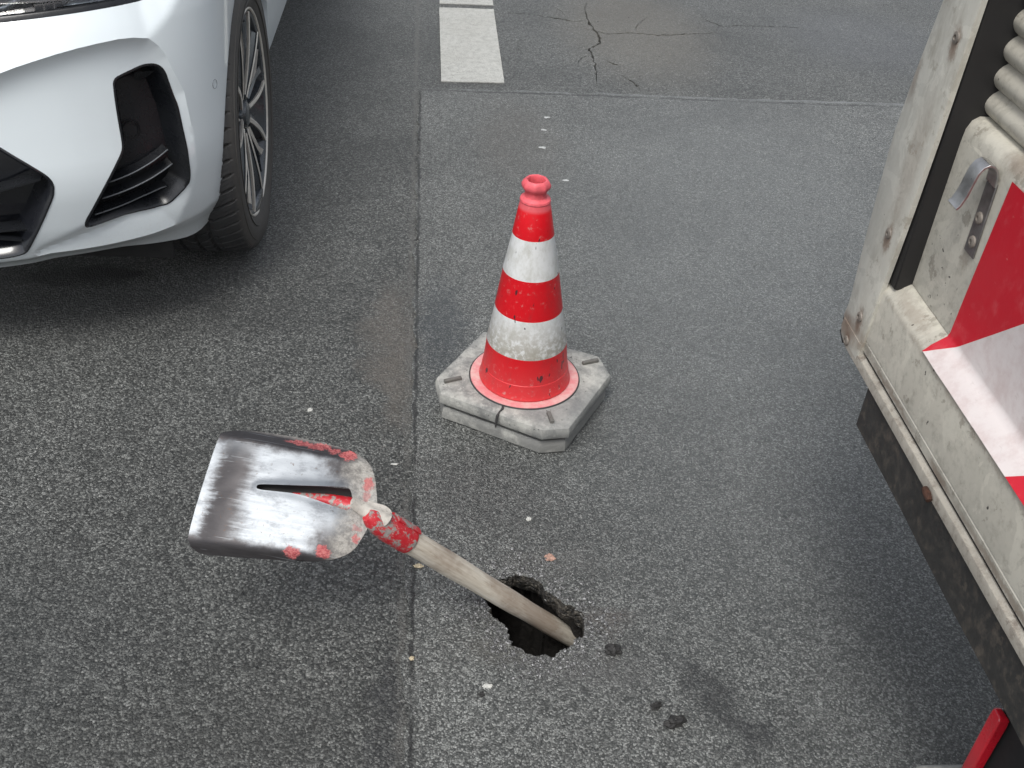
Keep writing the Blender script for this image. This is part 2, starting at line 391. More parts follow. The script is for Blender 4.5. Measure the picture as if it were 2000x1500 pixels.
def M_wood():
    t = NT('weathered_wood')
    g = t.noise(26, 6, .7, src=t.map(scale=(7, 7, .35))); k = t.noise(5, 5, .6, src=t.map(scale=(1.4, 1.4, .8))); f = t.noise(130, 4, .6, src=t.map(scale=(2, 2, .25)))
    col = t.mix(t.step(g, .3, .7), (.64, .60, .52), (.46, .41, .335))
    x, y, z = t.sep()
    col = t.mix(t.math('MULTIPLY', t.step(f, .56, .66), .35), col, (.20, .15, .11))
    col = t.mix(t.math('MULTIPLY', t.step(k, .50, .64), .65), col, (.20, .14, .10))
    col = t.mix(t.math('MULTIPLY', t.step(t.noise(40, 6, .7), .55, .65), .3), col, (.55, .52, .46))
    return t.fin(col, .7, 0, t.bump(t.math('ADD', g, f), .35, .0012))
def M_film():
    t = NT('warning_film'); x, y, z = t.sep()
    s = t.math('ADD', t.math('ADD', y, z), -1.34); st = t.math('FRACT', t.math('DIVIDE', s, .52)); red = t.math('LESS_THAN', st, .5)
    a = t.noise(26, 7, .7); b = t.noise(90, 4, .6, src=t.map(scale=(1, .4, 1), rot=(.8, 0, 0)))
    rc = t.mix(t.math('MULTIPLY', t.step(a, .5, .72), .45), (.52, .004, .018), (.60, .11, .12))
    rc = t.mix(t.math('MULTIPLY', t.step(b, .66, .7), .4), rc, (.62, .22, .2))
    wc = t.mix(t.step(a, .4, .7), (.66, .60, .58), (.56, .47, .45))
    wc = t.mix(t.math('MULTIPLY', t.step(b, .64, .72), .3), wc, (.42, .36, .33))
    return t.fin(t.mix(red, wc, rc), .38, 0, t.bump(t.noise(14, 5, .6), .25, .004), Coat_Weight=.25, Coat_Roughness=.2)

M_mark = M_marking(); M_conev = M_cone(); M_fl = M_flange(); M_plate = M_rubber_plate(); M_blade = M_steel(); M_sock = M_socket(); M_tong = M_tongue(); M_shaft = M_wood(); M_filmm = M_film()
M_groove = simple('dark_groove', (.035, .034, .034), .7)
M_soil = simple('dark_soil', (.028, .025, .022), .95, bumps=(60, .8, .01), var=.4, vscale=40)
def M_white_paint():
    t = NT('white_car_paint'); a = t.noise(5, 5, .6); f = t.noise(160, 3, .6)
    c = t.mix(t.math('MULTIPLY', t.step(a, .5, .8), .25), (.66, .715, .735), (.58, .625, .64))
    dirt = t.math('MULTIPLY', t.math('SUBTRACT', 1.0, t.step(t.sep()[2], .20, .40)), t.step(f, .45, .7))
    c = t.mix(t.math('MULTIPLY', dirt, .15), c, (.40, .38, .34))
    return t.fin(c, .32, 0, None, Coat_Weight=.9, Coat_Roughness=.06)
M_white = M_white_paint()
M_gloss = simple('glossy_black_plastic', (.010, .011, .014), .22, coat=.4)
M_blackp = simple('satin_black_plastic', (.008, .009, .011), .28, bumps=(300, .2, .0005))
M_black = simple('matt_black', (.012, .012, .012), .85)
M_slate = simple('dark_grey_plastic', (.009, .010, .012), .3); M_line = simple('grey_edge', (.13, .14, .15), .35)
def M_tyre_():
    t = NT('tyre_rubber'); a = t.noise(18, 6, .7); f = t.noise(150, 4, .7)
    r = t.n('ShaderNodeVectorMath', operation='LENGTH'); t.put(r.inputs[0], t.map(scale=(0, 1, 1)))
    side = t.math('SUBTRACT', 1.0, t.step(r.outputs['Value'], .345, .362))
    c = t.mix(t.step(a, .3, .7), (.022, .023, .025), (.038, .038, .038))
    c = t.mix(t.math('MULTIPLY', side, .85), c, t.mix(a, (.044, .041, .037), (.088, .082, .074)))
    return t.fin(c, .7, 0, t.bump(f, .3, .001))
M_tyre = M_tyre_()
M_rimb = simple('rim_dark', (.050, .058, .066), .3, .3, coat=.5)
M_rims = simple('rim_machined', (.66, .63, .57), .35, .35)
M_disc = simple('brake_steel', (.20, .22, .24), .4, .8)
M_chrome = simple('chrome', (.7, .72, .75), .12, 1.0)
M_led = simple('light_unit_grey', (.32, .34, .36), .25, .6)
def M_glass_():
    t = NT('headlight_glass'); return t.fin((.92, .95, .97), .02, 0, None, Transmission_Weight=1.0, IOR=1.45)
M_glass = M_glass_()
M_win = simple('tinted_glass', (.012, .015, .017), .05, coat=.5, var=.02)
M_alu = M_dirty_paint('weathered_grey_paint', (.46, .435, .37), amt=.45)
M_post = M_dirty_paint('weathered_aluminium', (.48, .465, .41), dirt=(.27, .24, .19), amt=.6, streak=(3, 3, 1))
def add_rust(mat, spots, kcol=(.13, .07, .04)):
    nt = mat.node_tree; b_ = nt.nodes['Principled BSDF']; t = NT.__new__(NT); t.m = mat; t.t = nt; t.b = b_
    t.tc = nt.nodes.new('ShaderNodeTexCoord'); t.P = t.tc.outputs['Object']; src = b_.inputs['Base Color'].links[0].from_socket
    x, y, z = t.sep(); cb = t.n('ShaderNodeCombineXYZ'); t.put(cb.inputs[0], y); t.put(cb.inputs[1], z)
    Pd = t.vmath('ADD', cb.outputs[0], t.vmath('MULTIPLY', t.vmath('SUBTRACT', t.noise(60, 5, .75, out=1), (.5, .5, .5)), (.03, .03, 0)))
    for (c, r, k) in spots:
        m = t.math('MULTIPLY', t.blob(Pd, c, r, .6), k); src = t.mix(m, src, kcol)
    t.put(b_.inputs['Base Color'], src)
_rv = ((1.325, 1.085), (1.343, .787), (1.352, .634), (1.372, .575))
add_rust(M_post, [((y, z-.008), (.011, .022), .75) for y, z in _rv]+[((1.405, 1.0), (.008, .03), .45), ((1.39, .59), (.035, .022), .55), ((1.36, .60), (.06, .02), .35), ((1.34, .90), (.02, .09), .25)])
add_rust(M_alu, [((1.02, .594), (.03, .007), .7), ((.8, .596), (.16, .006), .6), ((1.2, .596), (.08, .005), .6), ((1.24, .715), (.05, .008), .4), ((1.155, .985), (.03, .012), .6), ((1.19, .84), (.012, .02), .4), ((.95, .70), (.3, .006), .35)], (.17, .12, .085))
M_slat = M_dirty_paint('faded_beige_slats', (.42, .395, .335), amt=.4, scratch=False)
M_lip = M_dirty_paint('weathered_beige_edge', (.33, .305, .26), dirt=(.12, .09, .07), amt=.7)
M_skirt = M_dirty_paint('grimy_black_rubber', (.028, .027, .025), dirt=(.11, .09, .07), amt=.75, rough=.6)
M_rubber = simple('black_rubber_seal', (.013, .012, .012), .6)
M_rivet = simple('dull_rivet', (.19, .165, .14), .6, .1, var=.3, vscale=80)
M_hookm = simple('brushed_steel', (.42, .41, .40), .33, .9, var=.25, vscale=40)
M_hookp = simple('dull_steel_plate', (.20, .19, .185), .42, .7, var=.3, vscale=50)
M_redp = simple('red_plastic', (.60, .010, .025), .3, coat=.5)
M_box = simple('box_white', (.5, .5, .48), .5)

# ------------------------------------------------------------------ ground
HOLE = [(.138,1.35),(.152,1.375),(.175,1.387),(.205,1.391),(.234,1.381),(.249,1.359),(.264,1.338),(.277,1.321),(.297,1.31),(.306,1.292),(.307,1.268),(.299,1.244),(.281,1.229),(.261,1.213),(.232,1.204),(.205,1.211),(.179,1.225),(.171,1.242),(.171,1.269),(.159,1.287),(.143,1.297),(.135,1.312)]
def jag(P, a, sc, seed=0):
    out = []
    cx = sum(p[0] for p in P)/len(P); cy = sum(p[1] for p in P)/len(P)
    for p in P:
        d = Vector((p[0]-cx, p[1]-cy)).normalized(); n = noise.fractal(Vector((p[0]*sc, p[1]*sc, seed)), .6, 2.2, 5)
        out.append((p[0]+d.x*a*n, p[1]+d.y*a*n))
    return out
_hc0 = (.222, 1.293); hole = jag(resample(smooth_poly([(_hc0[0]+(a-_hc0[0])*1.05, _hc0[1]+(b-_hc0[1])*1.04) for a, b in HOLE], 1), .0035), .0085, 50, 3)
hc = (sum(p[0] for p in hole)/len(hole), sum(p[1] for p in hole)/len(hole))
def scaled(P, k): return [(hc[0]+(p[0]-hc[0])*k, hc[1]+(p[1]-hc[1])*k) for p in P]

def crack(pts, wd, seed):
    wd *= 1.4
    """a closed, ragged, tapering strip in plan"""
    P = resample(pts, .012, False); Lf = []; Rt = []
    n = len(P)
    for i, p in enumerate(P):
        a = P[max(0, i-1)]; b = P[min(n-1, i+1)]; d = Vector((b[0]-a[0], b[1]-a[1])).normalized(); nn = Vector((-d.y, d.x))
        j = Vector((noise.noise(Vector((p[0]*40, p[1]*40, seed))), noise.noise(Vector((p[0]*40, p[1]*40, seed+9)))))*.010
        ww = wd*max(.22, (.55+.9*noise.noise(Vector((p[0]*55, p[1]*55, seed+3)))))*min(1, 3.0*min(i, n-1-i)/n+.1)
        c = Vector(p)+j; Lf.append(tuple(c+nn*ww)); Rt.append(tuple(c-nn*ww))
    return Lf+Rt[::-1]
CR_ = [([(.785,5.114),(.758,4.944),(.755,4.767),(.777,4.603),(.769,4.495),(.712,4.42),(.715,4.304),(.712,4.193),(.692,4.01),(.70,3.95)], .0052),
    ([(.514,4.85),(.611,4.813),(.682,4.776),(.742,4.80)], .0065), ([(.675,4.718),(.743,4.671),(.811,4.625),(.926,4.658),(1.045,4.636),(1.373,4.715)], .0060),
    ([(1.307,5.0),(1.321,4.881),(1.37,4.809),(1.463,4.821),(1.726,4.836),(1.893,4.743)], .0050), ([(.770,4.28),(.79,4.235),(.825,4.238)], .0075), ([(.80,4.12),(.834,4.069),(.857,3.99),(.865,3.96)], .0060),
    ([(.365,4.857),(.44,4.86),(.51,4.85)], .0045), ([(.72,4.36),(.66,4.30),(.64,4.22)], .0022), ([(.60,5.0),(.64,4.93),(.66,4.82)], .002), ([(.95,4.66),(.98,4.78),(1.05,4.9)], .0018), ([(.43,4.25),(.40,4.4),(.42,4.5)], .0012)]
cracks = [crack(p, w_, 5*i+1) for i, (p, w_) in enumerate(CR_)]

def lvl(x, y):
    """gentle settlement round the hole and broad unevenness"""
    d = pld(x, y, hole[::4], True) if math.hypot(x-hc[0], y-hc[1]) < .35 else 1
    h = -.006*(1-sst(0, .07, d)) + .0035*noise.noise(Vector((x*1.1, y*1.1, 0))) + .0012*noise.noise(Vector((x*7, y*7, 4)))
    if d < .05: h += .0035*noise.fractal(Vector((x*38, y*38, 7)), .8, 2, 3)*(1-d/.05)
    return h
# road: dense near the hole's surroundings, coarse far away
def seq(a, b, s): return [a+s*i for i in range(int((b-a)/s)+1)]
gpts = [(x+.004*math.sin(y*37), y) for x in seq(-4, 5, .12) for y in seq(-2, 8, .12)] + [(x, y) for x in seq(.45, 2.0, .03) for y in seq(3.85, 5.1, .03)]
rim2 = scaled(hole, 1.25)
V, F = domain([(-150, -150), (150, -150), (150, 150), (-150, 150)], [rim2]+cracks, gpts + [(x, y) for x in (-60, -20, -8, 8, 20, 60) for y in (-60, -20, -6, 12, 30, 80)], .0015)
vv = [(x, y, (.6*lvl(x, y) if abs(x) < 6 and abs(y) < 9 else 0)) for x, y in V]
nb = len(vv)
# crack walls go down 25 mm
bes = [(a, b) for a, b in boundary_edges(F) if abs(vv[a][0]) < 100]
low = {}
for a, b in bes:
    for i in (a, b):
        if i not in low: low[i] = len(vv); vv.append((vv[i][0], vv[i][1], -.03))
F2 = F + [(a, b, low[b], low[a]) for a, b in bes]
road = tag(mesh('road', vv, F2, M_road, smooth=True, auto=50), kind='structure')
mb = MB()
mb.add([(-150, -150, -.0299), (150, -150, -.0299), (150, 150, -.0299), (-150, 150, -.0299)], [(0, 1, 2, 3)])
# bed under the cracks only (keeps clear of the pothole)
mb = MB(); mb.box((.3, 3.85, -.05), (2.2, 5.2, -.029))
tag(mb.build('road_bed', M_soil), kind='structure')

# repaired patch: a sheet 4 mm proud with a worn edge
def wav(x, y): return .014*noise.fractal(Vector((x*9, y*9, 2)), .7, 2, 4)
edge = []
for y in seq(-3, 3.89, .02): edge.append((-.012+wav(0, y)+.004*(y-2)/2, y))
yl = edge[-1][1]
for x in seq(.0, 5, .02): edge.append((x, 3.895+.010*x+.8*wav(x, 3.9)))
edge += [(5, -3)]
cpts = [(hc[0]+.0+r*math.cos(a), hc[1]+r*math.sin(a)) for r in seq(.05, .3, .006) for a in [2*math.pi*k/int(60+r*500) for k in range(int(60+r*500))]]
V, F = domain(edge, [hole], [p for p in gpts if p[0] > -.1] + cpts, .0022)
vv = [(x, y, .004+lvl(x, y)) for x, y in V]
bes = [(a, b) for a, b in boundary_edges(F)]
low = {}
for a, b in bes:
    for i in (a, b):
        if i not in low and math.hypot(vv[i][0]-hc[0], vv[i][1]-hc[1]) > .2: low[i] = len(vv); vv.append((vv[i][0], vv[i][1], -.006))
F2 = F + [(a, b, low[b], low[a]) for a, b in bes if a in low and b in low]
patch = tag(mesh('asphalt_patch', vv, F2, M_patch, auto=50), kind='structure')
# the cavity under the road: broken asphalt edge, then an undercut void
rings = []
def zl(p): return .004+lvl(*p)
for k, (s, dz, nz) in enumerate([(1.0, 0, 0), (.985, -.006, .4), (1.0, -.016, 1.0), (1.02, -.028, 1.2), (1.05, -.042, 1.0), (1.25, -.055, 2), (1.7, -.12, 4), (1.9, -.3, 5), (1.6, -.5, 5), (.6, -.56, 3)]):
    ring = []
    for p in scaled(hole, s):
        z = (zl(p) if k == 0 else .0)+dz
        n = noise.fractal(Vector((p[0]*50, p[1]*50, k*2.3)), .7, 2, 4)*.004*nz if k else 0
        d = Vector((p[0]-hc[0], p[1]-hc[1])).normalized()
        ring.append(Vector((p[0]+d.x*n, p[1]+d.y*n, z+n*.5)) if k else Vector((p[0], p[1], zl(p))))
    rings.append(ring)
mb = MB(); mb.loft(rings[:6], cap=False)
tag(mb.build('pothole_rim', asphalt('broken_asphalt', .010, 120, (.018, .018, .017), (.095, .085, .07), []), auto=80), kind='structure')
mb = MB(); mb.loft(rings[5:], cap=False); n0 = len(mb.v)-len(hole); mb.f.append(tuple(n0+i for i in range(len(hole))))
tag(mb.build('pothole', M_soil, auto=80), kind='structure')

# lane marking: two sheets with ragged long edges
def sheet(name, x0, x1, y0, y1, dx, mat, z=.004):
    out = []
    for x in seq(x0, x1, .01): out.append((x, y0+.03*(x-x0)+.0025*noise.noise(Vector((x*60, 1, 0)))))
    for y in seq(y0, y1, .01): out.append((x1+dx*(y-y0)+.0025*noise.noise(Vector((y*60, 2, 0))), y+.01))
    for x in seq(-x1, -x0, .01): out.append((-x, y1+.03*(-x-x0)+.0025*noise.noise(Vector((x*60, 3, 0)))))
    for y in seq(-y1, -y0, .01): out.append((x0+.0025*noise.noise(Vector((y*60, 4, 0))), -y))
    V, F = domain(out, [], [(x, y) for x in seq(x0, x1, .05) for y in seq(y0, y1, .05)], .004)
    vv = [(x, y, z+.6*lvl(x, y)) for x, y in V]; bes = boundary_edges(F); low = {}
    for a, b in bes:
        for i in (a, b):
            if i not in low: low[i] = len(vv); vv.append((vv[i][0], vv[i][1], vv[i][2]-z+.0004))
    return tag(mesh(name, vv, F+[(a, b, low[b], low[a]) for a, b in bes], mat, auto=50), kind='structure')
sheet('lane_marking', .076, .322, 3.972, 4.885, .004, M_mark)
sheet('lane_marking', .078, .328, 4.945, 7.0, .0, M_mark)

# dark wet stain under the bumper
def blob_sheet(name, c, rx, ry, mat, z, seed, label=None):
    out = []
    for k in range(120):
        a = 2*math.pi*k/120; r = 1+.22*noise.fractal(Vector((math.cos(a)*2, math.sin(a)*2, seed)), .7, 2, 4)
        out.append((c[0]+rx*r*math.cos(a), c[1]+ry*r*math.sin(a)))
    V, F = domain(out, [], [(c[0]+i*.02, c[1]+j*.02) for i in range(-20, 21) for j in range(-6, 7)], .006)
    return mesh(name, [(x, y, z+.6*lvl(x, y)) for x, y in V], F, mat)
M_oil = simple('wet_oil', (.012, .012, .012), .25, bumps=(300, .4, .001))
if False: tag(blob_sheet('oil_stain', (-.905, 2.485), .135, .052, M_oil, .0016, 3), kind='structure')

# ------------------------------------------------------------------ traffic cone on its foot plate
cx, cy = .2435, 1.937
root = empty('traffic_cone', (cx, cy, .004), 'red and white banded traffic cone standing in a thick grey octagonal foot plate', 'traffic cone')
OCT = [(.040,1.930),(.048,1.870),(.269,1.742),(.328,1.749),(.448,1.950),(.431,2.024),(.214,2.131),(.156,2.123)]
octc = (.2425, 1.938)
def oring(k, z, dk=0):
    P = resample(smooth_poly(OCT, 1) if False else OCT, .02)
    return [Vector((octc[0]+(p[0]-octc[0])*k, octc[1]+(p[1]-octc[1])*k, z+.004)) for p in P]
def wob(rings, a):
    for r in rings:
        for p in r:
            n = noise.fractal(p*22, .7, 2, 4)*a; p.x += n; p.y += noise.fractal(p*22+Vector((5, 0, 0)), .7, 2, 4)*a
    return rings
mb = MB(); mb.loft(wob([oring(.915, .0), oring(.955, .004), oring(.962, .018), oring(.95, .031), oring(.935, .0345), oring(.84, .0345), oring(.84, .048)], .0012))
pl = mb.build('base_plate', M_plate, root, auto=30)
mb = MB()
top = [oring(.84, .0455), oring(.975, .0455), oring(.997, .049), oring(1.0, .050), oring(1.0, .066), oring(.985, .0735), oring(.95, .0765), oring(.80, .0775)]
mb.loft(wob(top, .001), cap=True)
up = mb.build('upper_plate', M_plate, root, auto=30)
# moulding split line and slot at the front edge, raised lugs
mb = MB()
mb.tube([(.187, 1.822, .0845), (.186, 1.812, .083), (.179, 1.803, .0815), (.173, 1.792, .0775), (.172, 1.789, .062), (.171, 1.788, .05)], [.0026, .0030, .0018, .0032, .0028, .002], 8)
mb.build('slot', M_groove, root)
def bar(name, a, b, wd, z0, z1, mat, par):
    a = Vector(a); b = Vector(b); d = (b-a).normalized(); n = Vector((-d.y, d.x))*wd/2; m = MB()
    v = [(*(a+n), z0), (*(b+n), z0), (*(b-n), z0), (*(a-n), z0), (*(a+n), z1), (*(b+n), z1), (*(b-n), z1), (*(a-n), z1)]
    m.add(v, [(0,1,2,3),(4,7,6,5),(0,4,5,1),(1,5,6,2),(2,6,7,3),(3,7,4,0)])
    return m.build(name, mat, par, bev=.0015)
M_lug = simple('dirty_lug', (.12, .115, .105), .8, bumps=(120, .5, .002), var=.3, vscale=60)
for a, b in (((.059, 1.908), (.098, 1.922)), ((.384, 1.986), (.423, 2.000)), ((.286, 1.799), (.2915, 1.764))):
    bar('lug', a, b, .009, .0795, .0885, M_lug, root)
# flange and cone (cone leans very slightly)
mb = MB(); mb.lathe([(.100, .0822), (.118, .0835), (.124, .0825), (.1252, .0795), (.126, .076)], 96, (cx, cy, .002))
mb.build('flange', M_fl, root)
mb = MB(); mb.lathe([(.1250, .0822), (.1262, .0822), (.1275, .0805), (.1275, .0795)], 96, (cx, cy, .002)); mb.build('flange_edge', M_groove, root)
prof = [(.1035, .083), (.1045, .086), (.1030, .0895), (.1018, .093), (.0975, .120), (.0965, .121), (.0895, .181), (.0900, .183), (.0740, .272), (.0744, .274), (.0600, .363), (.0604, .365), (.0437, .450), (.0441, .452), (.0335, .512), (.0318, .520), (.0312, .525), (.0305, .528)]
prof2 = [(.0312, .524), (.0322, .527), (.0310, .531), (.0235, .536), (.0225, .540), (.0222, .546), (.0245, .549), (.0268, .552), (.0295, .556), (.0298, .562), (.0262, .569), (.0225, .572), (.0190, .5715), (.0172, .567), (.0168, .555), (.0160, .50)]
def octf(t, r, h):
    if h < .5485: return 1
    k = math.pi/4; a = ((t+.2) % k)-k/2; return .35*1+.65*math.cos(k/2)/math.cos(a)*1.03
shear = lambda P: Vector((P.x-.020*(P.z-.08), P.y, P.z))
mb = MB(); mb.lathe(prof, 96, (cx, cy, .002)); mb.v = [shear(p) for p in mb.v]
cone = mb.build('cone_body', M_conev, root)
mb = MB(); mb.lathe(prof2, 96, (cx, cy, .002), rf=octf); mb.v = [shear(p) for p in mb.v]
M_top = simple('pink_red_vinyl', (.66, .10, .12), .5, var=.25, vscale=60); mb.build('top_collar', M_top, root)

# ------------------------------------------------------------------ shovel
O = Vector((-.0833, 1.2485, .3198)); bu = Vector((-.9845, .1431, .1010)); bw = Vector((.1750, .8305, .5288)); bn = Vector((.0083, -.5383, .8427))
bu.normalize(); bw = (bw-bu*bw.dot(bu)).normalized(); bn = bu.cross(bw); bn = bn if bn.z > 0 else -bn
shovel = empty('shovel', (.2, 1.3, 0), 'worn steel shovel stuck handle first in the pothole, blade in the air', 'shovel')
OUT = [(.2474,.0928),(.2510,.06),(.2535,0),(.2555,-.06),(.2547,-.1154),(.1662,-.1079),(.1,-.101),(.0551,-.0965),(.0245,-.087),(.0035,-.070),(-.0062,-.0457),(-.0131,-.0233),(-.0226,-.0045),(-.0134,.0284),(-.0058,.0532),(.0070,.0746),(.0261,.0889),(.060,.0959),(.10,.098),(.15,.0996)]
OUT = [(u*1.035 if u > 0 else u, v*(1.03 if v > 0 else 1.02)) for u, v in OUT]
out = resample(smooth_poly(OUT, 2), .004)
# slot: tapered opening between the shaft tang and the blade
SLOT = [(.1765,.002),(.174,.0065),(.150,.0095),(.110,.0140),(.070,.0200),(.040,.0245),(.026,.0250),(.0165,-.0120),(.040,-.0120),(.075,-.0055),(.110,.0002),(.150,-.0015),(.174,-.0025)]
slot = resample(smooth_poly(SLOT, 2), .0025)
def bh(u, v):
    """height of the sheet: crowned, walls and rear shoulders folded down, rib raised beside the slot"""
    vc = v+.008
    yh = .095+.012*u/.25
    e = abs(vc)/yh
    h = -.006*(e**2)-.017*sst(.78, 1.05, e)**1.3
    h -= .014*sst(.05, -.02, u)**1.2 if u < .05 else 0
    h += .007*math.exp(-((vc-.008)/.028)**2)*sst(.2, .06, u)
    h -= .010*sst(.205, .26, u)
    h += .003*math.sin(u*21+.4)*(1-min(1, e))
    d = pld(u, v, slot, True)
    h += .0028*math.exp(-(d/.006)**2)
    return h+.0006*noise.noise(Vector((u*50, v*50, 0)))
V, F = domain(out, [slot], [(u, v) for u in seq(-.02, .26, .0035) for v in seq(-.12, .11, .0035)], .0018)
bv = [Vector((u, v, bh(u, v))) for u, v in V]
nb = len(bv); bes = boundary_edges(F)
allf = list(F)
bv2 = bv+[Vector((p.x, p.y, p.z-.0022)) for p in bv]
allf += [tuple(i+nb for i in f)[::-1] for f in F]+[(a, b, b+nb, a+nb) for a, b in bes]
Mb = Matrix(((bu.x, bw.x, bn.x, 0), (bu.y, bw.y, bn.y, 0), (bu.z, bw.z, bn.z, 0), (0, 0, 0, 1)))
def bladepart(name, verts, faces, mat, auto=40):
    me = bpy.data.meshes.new(name); me.from_pydata([tuple(v) for v in verts], [], faces)
    bm = bmesh.new(); bm.from_mesh(me); bmesh.ops.recalc_face_normals(bm, faces=bm.faces)
    for e in bm.edges:
        if len(e.link_faces) == 2 and e.calc_face_angle(0) > R(auto): e.smooth = False
    for f in bm.faces: f.smooth = True
    bm.to_mesh(me); bm.free(); me.materials.append(mat)
    o = bpy.data.objects.new(name, me); COL.objects.link(o); o.parent = shovel
    o.matrix_local = Matrix.Translation(O-shovel.location) @ Mb
    return o
bladepart('blade', bv2, allf, M_blade)
def LB(u, v, n): return O+bu*u+bw*v+bn*n
# shaft
P1 = Vector((.2915, 1.346, -.11)); P0 = Vector((-.0192, 1.251, .2479)); sd_ = (P0-P1).normalized()
def shaftpart(name, rings_t, mat, n=28, cap=True, sx=None):
    a = sd_.cross(Vector((0, 0, 1))).normalized(); b = a.cross(sd_)
    zax = -sd_; M = Matrix(((a.x, b.x, zax.x), (a.y, b.y, zax.y), (a.z, b.z, zax.z)))
    m = MB(); rr = []
    for i, (t, r) in enumerate(rings_t):
        rr.append([Vector((r*math.cos(k*2*math.pi/n), r*math.sin(k*2*math.pi/n), -t)) for k in range(n)])
    m.loft(rr, cap)
    o = bpy.data.objects.new(name, None) if False else None
    me = bpy.data.meshes.new(name); me.from_pydata([tuple(v) for v in m.v], [], m.f)
    bm = bmesh.new(); bm.from_mesh(me); bmesh.ops.recalc_face_normals(bm, faces=bm.faces)
    for e in bm.edges:
        if len(e.link_faces) == 2 and e.calc_face_angle(0) > R(40): e.smooth = False
    for f in bm.faces: f.smooth = True
    bm.to_mesh(me); bm.free(); me.materials.append(mat)
    o = bpy.data.objects.new(name, me); COL.objects.link(o); o.parent = shovel
    o.matrix_local = Matrix.Translation(P1-shovel.location) @ M.to_4x4(); return o, a, b
LS = (P0-P1).length
tt = seq(-.20, LS+.02, .02)
shaft, sa, sb = shaftpart('handle', [(t, .0188+.0030*max(0, t)/LS+.0005*math.sin(t*40)) for t in tt], M_shaft)
# socket tube: starts at LS-.012, blends up under the blade
sk = [(LS-.010, .0232), (LS-.009, .0240), (LS-.006, .0242), (LS+.02, .0242), (LS+.045, .0235), (LS+.068, .0205), (LS+.082, .0165), (LS+.092, .010)]
sock, _, _ = shaftpart('socket', sk, M_sock)
# overlapping seam flap on the socket, upper right side
m = MB(); rr = []
for t in [LS-.012]+seq(LS-.011, LS+.045, .006):
    ring_o = []; ring_i = []
    for k in range(9):
        ang = R(8)+R(100)*k/8
        c0 = P1+sd_*t
        up_ = -sb if False else sb
        dirv = sa*(-math.cos(ang))*-1+up_*math.sin(ang)
        ring_o.append(c0+dirv*(.0268)); ring_i.append(c0+dirv*.0236)
    rr.append(ring_o+ring_i[::-1])
m.loft(rr, cap=True)
m.build('socket_flap', M_sock, shovel, auto=50)
# tongue riveted over the socket and running into the slot
TON = [(.023,.0050),(.021,-.0090),(.006,-.0140),(-.012,-.0220),(-.028,-.0275),(-.040,-.0255),(-.047,-.012),(-.045,.001),(-.034,.0085),(-.016,.0105),(.000,.0130),(.016,.0135)]
ton = resample(smooth_poly(TON, 2), .002)
V, F = domain(ton, [], [(u, v) for u in seq(-.05, .03, .003) for v in seq(-.03, .02, .003)], .0015)
def th(u, v):
    # follow the socket's top: curved over the tube
    c = LB(u, v, 0); rel = c-P1; t = rel.dot(sd_); axis = P1+sd_*t
    h = bh(max(u, .0), v)+.004
    k = sst(.01, -.035, u); return h+.0035*k+.004*math.exp(-((v+.006+.25*(-u))/.009)**2)-.006*sst(.008, .016, abs(v+.005-.3*u))
tv = [LB(u, v, th(u, v)) for u, v in V]; n_ = len(tv); bes = boundary_edges(F)
tv2 = tv+[p-bn*.004 for p in tv]
m = MB(); m.add(tv2, list(F)+[tuple(i+n_ for i in f)[::-1] for f in F]+[(a, b, b+n_, a+n_) for a, b in bes])
m.build('tongue', M_tong, shovel, auto=50)
# tang inside the slot (red, below the blade surface)
m = MB()
pts = [LB(.012, -.003, -.015), LB(.035, -.001, -.015), LB(.06, .002, -.015), LB(.09, .003, -.016), (LB(.12, .004, -.018))]
m.tube(pts, [.0185, .0165, .0125, .008, .003], 16, up=bn)
m.build('tang', M_sock, shovel)
# dark closed underside of the slot
m = MB(); rr = []
for u, hw in ((.012, .022), (.05, .019), (.10, .016), (.15, .012), (.18, .008)):
    rr.append([LB(u, .005+hw*math.cos(a), -.004-.020*math.sin(a)) for a in [math.pi*k/10 for k in range(11)]])
m.loft(rr, cap=False, closed=False); m.build('rib', M_groove, shovel)

# ------------------------------------------------------------------ white car
car = empty('parked_car', (-1.385, 2.73, 0), 'white car with black air vent in its bumper and dark alloy front wheel', 'car')
XC, CW, CB, CN = -1.385, .935, .50, 2.5
_ph = [math.pi/2*i/400 for i in range(401)]
_cx = [XC+CW*math.sin(p)**(2/CN) for p in _ph]; _cy = [CB*(1-max(0, math.cos(p))**(2/CN)) for p in _ph]
_L = [0]
for i in range(400): _L.append(_L[-1]+math.hypot(_cx[i+1]-_cx[i], _cy[i+1]-_cy[i]))
LT = _L[-1]
def lerp(x, xs, ys):
    if x <= xs[0]: return ys[0]
    if x >= xs[-1]: return ys[-1]
    lo, hi = 0, len(xs)-1
    while hi-lo > 1:
        m_ = (lo+hi)//2
        if xs[m_] <= x: lo = m_
        else: hi = m_
    return ys[lo]+(ys[hi]-ys[lo])*(x-xs[lo])/(xs[hi]-xs[lo])
YZ = ([.2, .3, .45, .6, .7, .8, .9, 1.0], [2.085, 2.03, 2.0, 2.01, 2.025, 2.05, 2.10, 2.2])
IZ = ([.2, .3, .42, .6, .8, 1.0], [.03, .012, 0, 0, 0, .03])
def Y0(z): return sum(lerp(z+d, *YZ) for d in (-.04, -.02, 0, .02, .04))/5
def S(q, z):
    if q <= LT: x = lerp(q, _L, _cx); y = lerp(q, _L, _cy)
    else: x = XC+CW; y = CB+q-LT
    ins = sum(lerp(z+d, *IZ) for d in (-.04, 0, .04))/3
    return Vector((XC+(x-XC)*(1-ins/CW), y+Y0(z), z))
